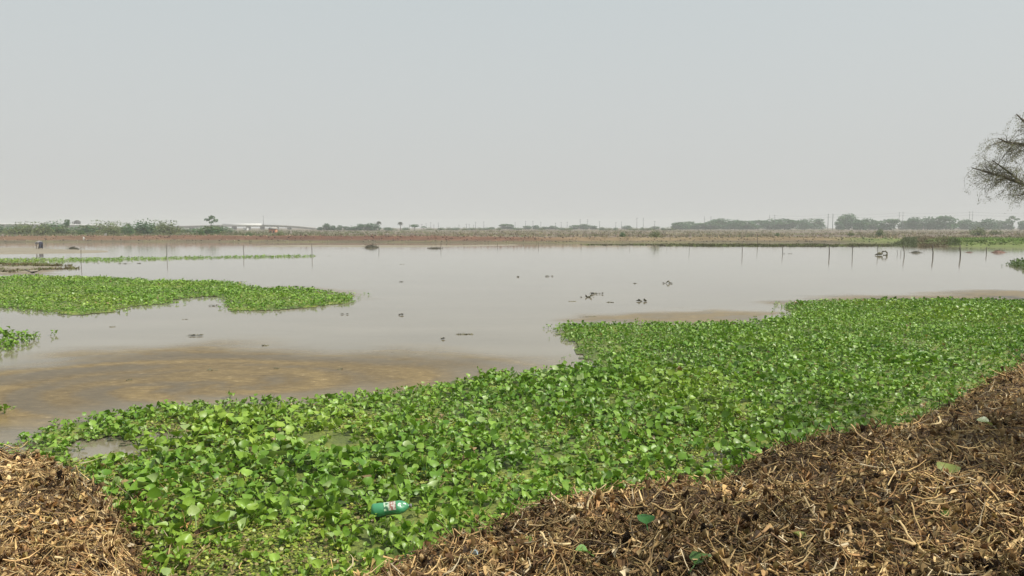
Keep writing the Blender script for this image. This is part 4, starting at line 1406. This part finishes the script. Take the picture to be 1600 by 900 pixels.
# ------------------------------------------------------------------ fence posts standing in the water
POSTS = [  # px, top, waterline, lean px, radius
    (126.5, 385.5, 412, 0, 0.022), (260.5, 380.5, 402, 0, 0.028), (381, 382.5, 399.5, 1, 0.03), (487.5, 381, 400, 0.4, 0.03), (592, 383, 392.5, 0.5, 0.03), (688.8, 378, 389, 0, 0.03), (777.4, 379.5, 386.5, 0, 0.03),
    (841.2, 377.5, 386, 0, 0.03), (908, 378, 386.5, 0, 0.025), (948, 377, 385, 0, 0.022), (984, 377, 386, 0, 0.022), (1024, 380.5, 389.5, 2.2, 0.035), (1042, 377, 386, 0, 0.02), (1077, 377, 391, 0.3, 0.022),
    (1159.5, 378, 395.5, -0.6, 0.035), (1183.5, 366, 383.5, 0, 0.04), (1222.8, 382, 396, 0.4, 0.035), (1295.3, 382, 398.7, -0.8, 0.05), (1331.5, 379.5, 399, -1.2, 0.035), (1371.3, 383, 398.7, 0, 0.028),
    (1402, 390.5, 397.5, 0, 0.02), (1407.5, 390.5, 397.5, 0, 0.02), (1412.8, 383.5, 400, 0.8, 0.04), (1457.5, 383, 400.8, 0, 0.055), (1500.3, 383.2, 401, 0, 0.06), (1541, 385.5, 396.5, -0.6, 0.04)]
for k, (px, top, base, lean, rad) in enumerate(POSTS):
    rad *= 0.85
    p = at(px, base, 0)
    q = deep(px - lean, top, p.y)
    d = q - p
    o = link('fence_post', proto_mesh('fence_post', tube_proto([(-d.x * 0.1, 0, -0.3), (d.x * 0.3 + rad * 0.4, 0.0, d.z * 0.35), (d.x * 0.7 - rad * 0.3, 0.01, d.z * 0.7), (d.x, 0, d.z)], [rad, rad * 0.95, rad * 0.9, rad * 0.8], 7), M['wood']))
    o.location = p
    tag(o, f'{ORD[k]} wooden stake from the stooping person along the fence line in the pond', 'post', 'old fence stakes standing in the pond')

# ------------------------------------------------------------------ heaps and scraps in the water
def lumpy(name, px, base, wid, hgt, mat, label, cat, seed, zb=-0.03):
    p = at(px, base, 0)
    s = p.y / FPX
    Wm, Hm = wid * s, hgt * s
    r = np.random.default_rng(seed)
    nu, nv = 18, 8
    V = []
    for i in range(nv):
        t = i / (nv - 1)
        for j in range(nu):
            a = 2 * math.pi * j / nu
            rr = (1 - t ** 2.2) * (0.8 + 0.35 * vnoise(np.array(math.cos(a) * 2 + seed), np.array(math.sin(a) * 2 + t * 3), seed))
            V.append((Wm / 2 * rr * math.cos(a), Wm / 3.2 * rr * math.sin(a), Hm * t * (0.75 + 0.4 * float(vnoise(np.array(math.cos(a) * 1.5), np.array(math.sin(a) * 1.5 + 4), seed + 1)))))
    V = np.array(V)
    Q = [(i * nu + j, i * nu + (j + 1) % nu, (i + 1) * nu + (j + 1) % nu, (i + 1) * nu + j) for i in range(nv - 1) for j in range(nu)]
    bits = Bag()
    m = 70
    a = r.uniform(0, 6.28, m); rad = r.uniform(0, 0.5, m) ** 0.7
    P = np.stack([Wm * rad * np.cos(a), Wm * 0.6 * rad * np.sin(a), Hm * (1 - (rad * 1.9) ** 2) * 0.9], 1)
    bits.add(STALK_N[3], frames(r.uniform(0, 6.28, m), r.normal(0, .4, m), r.normal(0, .4, m), Wm * r.uniform(0.15, 0.4, m)), P, np.full((m, 3), 0.1))
    BV = np.concatenate(bits.V); BT = [f for f in bits.T]; BQ = np.concatenate(bits.Q)
    me = np_mesh(name, np.concatenate([V, BV]), [np.concatenate([np.array(Q), BQ + len(V)])] + [f + len(V) for f in BT], mat)
    o = link(name, me)
    o.location = (p.x, p.y, zb)
    tag(o, label, cat)
    return o


red_mud = simple_mat('red_mud', (0.13, 0.065, 0.045), (0.22, 0.12, 0.085), 2.0, 0.8, 0.4)
lumpy('weed_pile', 115, 390.3, 17, 5.0, M['dark_weed'], 'dark olive pile of weed beside the stooping person', 'weed pile', 3)
lumpy('weed_pile', 580, 387, 22, 4.0, M['dark_weed'], 'low pile of weed and sticks beyond the fence stakes in mid pond', 'weed pile', 5)
lumpy('mud_mound', 1560, 394.6, 21, 3.2, red_mud, 'reddish mud mound rising from the water near the last stake', 'mud mound', 7)
lumpy('mud_mound', 1514, 394.6, 11, 1.4, red_mud, 'flat sliver of mud between the last two stakes', 'mud mound', 9)
lumpy('weed_pile', 1431, 395.0, 17, 2.4, M['dark_weed'], 'flat weed patch floating before the dark reeds', 'weed pile', 11)
lumpy('weed_pile', 680, 388.4, 20, 1.4, M['dark_weed'], 'thin dark weed sliver off the end of the mud strip', 'weed pile', 13)
# looped driftwood at the fence
p = at(1382, 399.0, 0)
s = p.y / FPX
ring = [(math.cos(t) * 4.2 * s, 0.06 * math.sin(3 * t), 3.2 * s + math.sin(t) * 3.3 * s) for t in np.linspace(-1.9, 3.6, 18)]
o = link('driftwood_loop', proto_mesh('driftwood_loop', merge_protos(tube_proto(ring, [0.06 + 0.025 * math.sin(k * 2.1) for k in range(18)], 7),
                                                                     tube_proto([(-4.0 * s, 0, 0.12), (-8 * s, 0.02, 0.16), (-12 * s, 0.03, 0.09), (-15 * s, 0, 0.05)], [0.08, 0.15, 0.06, 0.03], 7)), M['scrap']))
o.location = (p.x, p.y, 0)
tag(o, 'dark driftwood bent into a loop, floating by a fence stake', 'driftwood')

SCRAPS = [(1043, 443, 14, 'small weed scrap with two upright leaves out on the open grey water'), (1000, 471, 19, 'large ragged scrap of weed floating before the tan scum band'), (918, 464.5, 21, 'long dark sliver of weed with an upright leaf'),
          (932, 459.5, 22, 'thin dark sliver of weed just beyond the sliver with the leaf'), (920, 495, 22, 'weed scrap on the tan scum beside the corner of the mat'), (726, 522.5, 26, 'dark flat weed scrap in mid water before the brown scum'),
          (205, 594, 9, 'dark crumb of weed in the middle of the brown scum'), (330, 578.5, 12, 'small twig floating on the brown scum'), (431, 576, 6, 'lone upright speck on the brown scum beyond the twig'),
          (335, 478, 16, 'short weed scrap in the notch of the tongue-shaped raft'), (540, 491.5, 14, 'dark scrap below the tip of the tongue-shaped raft'), (305, 525, 22, 'thin row of weed crumbs between the raft and the brown scum')]
TINY = [(858, 432, 12, 'tiny weed crumb far out, straight above the corner of the mat'), (806, 433, 8, 'tiny weed crumb far out, just short of the one above the mat corner'), (627, 440.5, 6, 'speck of weed far beyond the tip of the tongue-shaped raft'),
        (625, 492.5, 12, 'thin weed sliver well clear of the raft tip'), (895, 471, 13, 'faint weed sliver beside the one with an upright leaf'), (953, 472.5, 10, 'short weed sliver between the two ragged scraps'),
        (992, 443, 6, 'speck of weed next to the scrap with two upright leaves'), (515, 400, 6, 'speck of weed off the end of the thin green strip'), (628, 413, 6, 'lone speck of weed between the far stakes and the raft tip'),
        (692, 530, 6, 'speck of weed next to the dark flat scrap in mid water'), (150, 411.5, 10, 'weed crumb next to the first fence stake'), (195, 412, 20, 'longest weed sliver under the thin green strip'),
        (218, 411.7, 8, 'weed crumb following the longest sliver under the green strip'), (1232, 396.5, 14, 'weed sliver trailing from a fence stake in the far row'), (175, 511, 6, 'weed speck between the raft and the small clump'),
        (415, 540, 8, 'weed crumb at the outer rim of the brown scum'), (530, 577, 5, 'last weed speck on the brown scum towards the mat'), (290, 499, 9, 'weed crumb below the notch of the raft')]


def scrap(px, py, wid, seed, label, group=None):
    p = at(px, py, 0)
    wm = wid * p.y / FPX
    r = np.random.default_rng(seed)
    bag = Bag()
    m = max(5, int(wid * 0.7))
    x = r.uniform(-0.5, 0.5, m) * wm
    C = np.full((m, 3), 0.1)
    P = np.stack([x, r.normal(0, 0.05, m) * wm, np.full(m, 0.012)], 1)
    h = m // 3
    bag.add(STALK_N[seed % 12], frames(r.normal(0, 0.5, h), r.normal(0, .1, h), r.normal(0, .1, h), np.stack([np.full(h, wm * 0.4), np.full(h, wm * 0.3), np.full(h, 0.06)], 1)), P[:h], C[:h])
    bag.add(LEAF_N[seed % 10], frames(r.uniform(0, 6.28, m - h), r.normal(0, .15, m - h), r.normal(0, .15, m - h), np.stack([q := r.uniform(0.05, 0.11, m - h) * min(1.5, max(1, p.y / 18)), q, q * 0.2], 1)), P[h:], C[h:])
    if px in (1043, 1000, 918):
        bag.add(LEAF_N[(seed + 3) % 10], frames(r.uniform(0, 6.28, 2), np.full(2, 1.2), np.zeros(2), np.full(2, 0.075)), np.array([(wm * 0.3, 0, 0.07), (-wm * 0.15, 0, 0.06)]), C[:2])
    o = link('floating_scrap', np_mesh('floating_scrap', np.concatenate(bag.V), [np.concatenate(bag.T), np.concatenate(bag.Q)], M['scrap']))
    o.location = p
    tag(o, label, 'weed scrap', group)


for k, (px, py, wd, lab) in enumerate(SCRAPS):
    scrap(px, py, wd, 600 + k, lab, 'larger scraps of weed floating on the pond')
for k, (px, py, wd, lab) in enumerate(TINY):
    scrap(px, py, wd, 700 + k, lab, 'tiny crumbs of weed adrift on the pond')

# pale litter on the soil bank
rag = simple_mat('white_rag', (0.45, 0.43, 0.4), (0.6, 0.58, 0.54), 4, 0.7)
for px, py, wd, lab in [(131, 371.0, 4, 'crumpled white rag on the bank below the truck'), (156, 372.2, 3.5, 'white rag low on the soil bank, next to a long pale one'), (163.5, 370.8, 6, 'long pale rag sloping up the soil bank'), (18, 372, 2.5, 'pale scrap of litter on the bank behind the stooping person')]:
    p = at(px, py, 0.5)
    for _ in range(4):
        z, _s = ground_z(np.array([p.x]), np.array([p.y]))
        p = at(px, py, float(z[0]) + 0.15)
    v, t, q = dry_leaf(int(px), 5, 5)
    o = link('rag', np_mesh('rag', v * wd * p.y / FPX, [t, q], rag))
    o.location = p; o.rotation_euler = (0.15, 0.1, 1.3)
    tag(o, lab, 'rag', 'pale litter on the soil bank')

# ------------------------------------------------------------------ the stooping person
def skin_obj(name, verts, edges, radii, root, mat, parent, sub=2):
    me = bpy.data.meshes.new(name)
    me.from_pydata(verts, edges, [])
    o = link(name, me, parent)
    sm = o.modifiers.new('skin', 'SKIN')
    sm.use_smooth_shade = True
    layer = me.skin_vertices[0].data if me.skin_vertices else None
    if layer is None:
        bm = bmesh.new(); bm.from_mesh(me); bm.verts.layers.skin.verify(); bm.to_mesh(me); bm.free()
        layer = me.skin_vertices[0].data
    for i, rd in enumerate(radii):
        layer[i].radius = (rd, rd) if not isinstance(rd, tuple) else rd
        layer[i].use_root = (i == root)
    ss = o.modifiers.new('smooth', 'SUBSURF')
    ss.levels = sub; ss.render_levels = sub
    me.materials.append(mat)
    return o


skin_m = simple_mat('brown_skin', (0.11, 0.06, 0.04), (0.15, 0.085, 0.055), 8, 0.6)
cloth_d = simple_mat('dark_blue_cloth', (0.025, 0.027, 0.045), (0.04, 0.042, 0.065), 12, 0.9)
cloth_w = simple_mat('grey_white_cloth', (0.27, 0.265, 0.28), (0.36, 0.355, 0.36), 10, 0.9)
hair_m = simple_mat('black_hair', (0.012, 0.01, 0.01), (0.03, 0.025, 0.02), 20, 0.7)
pp = at(63, 390.0, 0.06)
person = empty('person', pp, math.radians(-14), 'person in pale shirt and dark trousers bending down on the mud flat', 'person')
# x points along the picture to the right; the person faces left; joints in metres
J = dict(pelvis=(0.12, 0, 0.70), waist=(0.0, 0, 0.80), chest=(-0.20, 0, 0.80), neck=(-0.34, 0, 0.73), head0=(-0.40, 0, 0.68), head1=(-0.52, 0, 0.61),
         hl=(0.12, -0.10, 0.66), kl=(0.18, -0.19, 0.36), al=(0.20, -0.23, 0.06), tl=(0.08, -0.24, 0.02),
         hr=(0.12, 0.10, 0.66), kr=(0.02, 0.20, 0.37), ar=(0.04, 0.23, 0.06), tr=(-0.08, 0.24, 0.02),
         sl=(-0.27, -0.17, 0.74), el=(-0.28, -0.20, 0.46), wl=(-0.33, -0.16, 0.24), pl=(-0.35, -0.15, 0.16),
         sr=(-0.27, 0.17, 0.74), er=(-0.31, 0.20, 0.46), wr=(-0.37, 0.16, 0.25), pr=(-0.39, 0.15, 0.17))
rads = dict(pelvis=.12, waist=.11, chest=.13, neck=.055, head0=.085, head1=.085, hl=.085, kl=.055, al=.035, tl=.03, hr=.085, kr=.055, ar=.035, tr=.03, sl=.055, el=.04, wl=.026, pl=.035, sr=.055, er=.04, wr=.026, pr=.035)
edges = [('pelvis', 'waist'), ('waist', 'chest'), ('chest', 'neck'), ('neck', 'head0'), ('head0', 'head1'), ('pelvis', 'hl'), ('hl', 'kl'), ('kl', 'al'), ('al', 'tl'), ('pelvis', 'hr'), ('hr', 'kr'), ('kr', 'ar'), ('ar', 'tr'),
         ('chest', 'sl'), ('sl', 'el'), ('el', 'wl'), ('wl', 'pl'), ('chest', 'sr'), ('sr', 'er'), ('er', 'wr'), ('wr', 'pr')]
names = list(J)
V = [J[k] for k in names]; Rr = [rads[k] for k in names]
E = [(names.index(a), names.index(b)) for a, b in edges]
for side in ('pl', 'pr'):
    i0 = names.index(side)
    x, y, z = J[side]
    sg = -1 if side == 'pl' else 1
    for f_, (dx, dy, dz, ln) in enumerate([(-.02, -.03, -.03, .05), (-.015, -.012, -.05, .075), (-.01, .004, -.05, .08), (-.005, .02, -.05, .075), (.0, .034, -.045, .06)]):
        a1 = (x + dx, y + dy * sg, z + dz); a2 = (x + dx * 1.8 + 0.01, y + dy * sg * 1.2, z + dz - ln * 0.7)
        V += [a1, a2]; Rr += [.009, .008]
        E += [(i0, len(V) - 2), (len(V) - 2, len(V) - 1)]
skin_obj('body', V, E, Rr, 0, skin_m, person)


def garment(name, keys, ed, extra, mat, ends=()):
    vs, rs = [], []
    for k in keys:
        if isinstance(k, tuple):
            a, b_, t = k
            vs.append(tuple(np.array(J[a]) * (1 - t) + np.array(J[b_]) * t)); rs.append(rads[a] * (1 - t) + rads[b_] * t + extra)
        else:
            vs.append(J[k]); rs.append(rads[k] + extra)
    skin_obj(name, vs, ed, rs, 0, mat, person)


garment('trousers', ['pelvis', ('pelvis', 'waist', 0.6), 'hl', 'kl', ('kl', 'al', 0.75), 'hr', 'kr', ('kr', 'ar', 0.75)], [(0, 1), (0, 2), (2, 3), (3, 4), (0, 5), (5, 6), (6, 7)], 0.05, cloth_d)
garment('shirt', ['waist', ('waist', 'pelvis', 0.5), 'chest', ('chest', 'neck', 0.55), 'sl', ('sl', 'el', 0.8), 'sr', ('sr', 'er', 0.8)], [(0, 1), (0, 2), (2, 3), (2, 4), (4, 5), (2, 6), (6, 7)], 0.035, cloth_w)
hv = []
nu, nv = 14, 8
for i in range(nv):
    th = i / (nv - 1) * 1.9
    for j in range(nu):
        a = 2 * math.pi * j / nu
        hv.append((0.1 * math.sin(th) * math.cos(a), 0.095 * math.sin(th) * math.sin(a), 0.12 * math.cos(th)))
Q = [(i * nu + j, i * nu + (j + 1) % nu, (i + 1) * nu + (j + 1) % nu, (i + 1) * nu + j) for i in range(nv - 1) for j in range(nu)]
hair = link('hair', np_mesh('hair', np.array(hv), [np.array(Q)], hair_m), person)
hair.location = (-0.49, 0, 0.645); hair.rotation_euler = (0, -0.9, 0)

# ------------------------------------------------------------------ the gliding bird
bp = deep(51, 425.5, at(51, 428.5, 0).y)
bird = empty('bird', bp, 0, 'dark bird with outspread wings gliding low over the shallows behind the raft', 'bird')
body = tube_proto([(0, -0.20, 0.02), (0, -0.15, 0.02), (0, -0.05, 0), (0, 0.08, 0), (0, 0.2, 0.01), (0, 0.32, 0.0)], [0.012, 0.035, 0.055, 0.05, 0.025, 0.012], 8)
tail = (np.array([(-0.02, 0.2, 0.01), (0.02, 0.2, 0.01), (0.07, 0.4, 0.0), (0, 0.37, 0.02), (-0.07, 0.4, 0.0)]), [(0, 1, 3), (1, 2, 3), (0, 3, 4)], [])
bird_m = simple_mat('dark_plumage', (0.02, 0.018, 0.016), (0.05, 0.042, 0.035), 20, 0.8)


def wing(sg):
    st = [(0.03, -0.06, 0.1, 0.02, 0.03), (0.14, -0.09, 0.1, 0.03, 0.025), (0.27, -0.05, 0.12, 0.07, 0.02), (0.38, 0.0, 0.12, 0.13, 0.012), (0.45, 0.06, 0.11, 0.17, 0.005)]
    V, Qd = [], []
    for x, y0, y1, z, th in st:
        V += [(sg * x, y0, z), (sg * x, (y0 + y1) / 2, z + th), (sg * x, y1, z), (sg * x, (y0 + y1) / 2, z - th * 0.3)]
    for i in range(len(st) - 1):
        for k in range(4):
            Qd.append((4 * i + k, 4 * i + (k + 1) % 4, 4 * i + 4 + (k + 1) % 4, 4 * i + 4 + k))
    e = 4 * (len(st) - 1)
    Qd.append((e, e + 1, e + 2, e + 3))
    return np.array(V), [], Qd


o = link('body', proto_mesh('body', merge_protos(body, tail, wing(1), wing(-1)), bird_m), bird)

# ------------------------------------------------------------------ thorn trees on the bank
def thorn_tree(base, limbs, seed, n_twig, leaf_n, leaf_size, label, group=None, drop=0.25, clip=None):
    r = random.Random(seed)
    R_ = np.random.default_rng(seed)
    root = empty('thorn_tree', base, 0, label, 'tree', group)
    base = Vector(base)
    parts, sites = [], []
    for (pts, rads_) in limbs:
        loc = [Vector(p) - base for p in pts]
        parts.append(tube_proto(loc, rads_, 8))
        for i in range(1, len(loc)):
            d = loc[i] - loc[i - 1]
            for _ in range(max(1, int(n_twig * d.length))):
                t = r.random()
                p = loc[i - 1] + d * t
                if p.z < 1.6: continue
                sites.append((p, d.normalized(), rads_[i]))
    twigs, tips = [], []
    for p, d, rad in sites:
        v = Vector((r.gauss(0, 1), r.gauss(0, 1), r.gauss(0.25, 0.7))).normalized()
        v = (v * 0.8 + d * 0.8).normalized()
        L = r.uniform(0.35, 1.1)
        pts = [p]
        for k in range(4):
            v = (v + Vector((r.gauss(0, .25), r.gauss(0, .25), r.gauss(-drop, .2)))).normalized()
            pts.append(pts[-1] + v * L / 4)
        if clip and not clip(pts[-1] + base): continue
        rr = min(rad * 0.5, 0.012)
        twigs.append(tube_proto(pts, [rr, rr * .8, rr * .6, rr * .45, rr * .25], 4, False))
        for k in range(1, 5):
            for _ in range(leaf_n):
                tips.append(pts[k] + Vector((r.gauss(0, .07), r.gauss(0, .07), r.gauss(-.03, .07))))
            if r.random() < 0.6:
                q = pts[k]; w_ = (v + Vector((r.gauss(0, .9), r.gauss(0, .9), r.gauss(-.2, .6)))).normalized()
                q2 = q + w_ * r.uniform(0.12, 0.35)
                twigs.append(tube_proto([q, (q + q2) / 2 + Vector((0, 0, .02)), q2], [rr * .4, rr * .3, rr * .2], 3, False))
                for t in (0.4, 0.7, 1.0):
                    for _ in range(leaf_n):
                        tips.append(q.lerp(q2, t) + Vector((r.gauss(0, .05), r.gauss(0, .05), r.gauss(-.02, .05))))
    link('trunk', proto_mesh('trunk', merge_protos(*parts), M['bark']), root)
    link('branches', proto_mesh('branches', merge_protos(*twigs), M['twig']), root)
    P = np.array([tuple(t) for t in tips])
    n = len(P)
    bag = Bag()
    lf = (np.array([(0, -.5, 0), (.17, 0, .03), (0, .5, 0), (-.17, 0, .03)]), [], [(0, 1, 2, 3)])
    C = np.array([(0.17, 0.18, 0.11), (0.22, 0.22, 0.14), (0.20, 0.17, 0.13)])[R_.integers(0, 3, n)] * R_.uniform(0.7, 1.3, n)[:, None]
    bag.add(lf, frames(R_.uniform(0, 6.28, n), R_.normal(0, .7, n), R_.normal(0, .7, n), leaf_size * R_.uniform(0.6, 1.4, n)), P, C)
    link('crown', bag.mesh('crown', M['foliage'], False), root)


D = 24.0
dp = lambda a, b_, dy=0.0: tuple(deep(a, b_, D + dy))
tb = (20.2, D, 0.35)
limbs = [([tb, (19.9, D, 1.2), (19.4, D + .1, 2.2)], [.2, .16, .13]),
         ([(19.4, D + .1, 2.2), dp(1680, 312), dp(1640, 297), dp(1600, 288), dp(1570, 277), dp(1540, 268), dp(1518, 262)], [.12, .09, .07, .055, .045, .03, .012]),
         ([dp(1600, 288), dp(1575, 268, .3), dp(1550, 250, .4)], [.045, .03, .012]),
         ([(19.4, D + .1, 2.2), dp(1690, 270, .3), dp(1640, 240, .4), dp(1600, 226, .2), dp(1572, 222), dp(1560, 216)], [.12, .09, .07, .05, .03, .012]),
         ([dp(1640, 240, .4), dp(1620, 210, .2), dp(1600, 190), dp(1588, 178)], [.06, .045, .03, .012]),
         ([dp(1640, 297), dp(1612, 300, -.3), dp(1590, 306, -.4)], [.05, .03, .012]),
         ([(19.4, D + .1, 2.2), (19.6, D, 3.6), (19.2, D - .2, 5.0), (19.5, D, 6.4)], [.12, .1, .07, .02]),
         ([(19.4, D + .1, 2.2), (20.8, D + .4, 3.4), (22.0, D + .6, 4.4), (23.0, D + .8, 5.2)], [.12, .09, .06, .02]),
         ([(19.5, D, 3.0), (19.8, D - 1.2, 4.1), (19.4, D - 2.2, 4.7)], [.09, .06, .02]),
         ([(19.5, D, 3.0), (19.9, D + 1.3, 4.0), (19.6, D + 2.3, 4.6)], [.09, .06, .02])]
thorn_tree(tb, limbs, 901, 24, 9, 0.042, 'sparse thorn tree whose drooping branch reaches in over the hyacinth mat',
           clip=lambda p: (lambda u, v: u > 1500 and v > 240 - 0.72 * (u - 1500) and v < 318)((p.x / p.y) * FPX + 800, 355 - (p.z - CAM_H) / p.y * FPX))


# unseen second thorn tree, added to cast thin shade on the heap's near end
tb = (8.2, 5.6, 0.8)
limbs = [([tb, (8.1, 5.6, 1.8), (7.9, 5.6, 2.8)], [.17, .14, .12]),
         ([(7.9, 5.6, 2.8), (7.4, 5.2, 4.0), (6.9, 4.8, 5.0), (6.5, 4.6, 5.6)], [.1, .08, .05, .02]),
         ([(7.9, 5.6, 2.8), (7.6, 6.6, 4.2), (7.3, 7.4, 5.1), (7.1, 8.2, 5.6)], [.1, .08, .05, .02]),
         ([(7.4, 5.2, 4.0), (6.8, 5.9, 5.0), (6.4, 6.4, 5.7)], [.07, .05, .02]),
         ([(7.6, 6.6, 4.2), (8.0, 7.8, 5.2), (8.3, 9.0, 5.8)], [.07, .05, .02]),
         ([(7.9, 5.6, 2.8), (8.6, 5.0, 4.2), (9.2, 4.4, 5.4)], [.1, .07, .02]),
         ([(7.9, 5.6, 2.8), (8.0, 5.4, 4.6), (7.8, 5.2, 6.2)], [.1, .07, .02])]
thorn_tree(tb, limbs, 907, 16, 6, 0.06, 'unseen thorn tree added beside the viewer to shade the end of the heap')
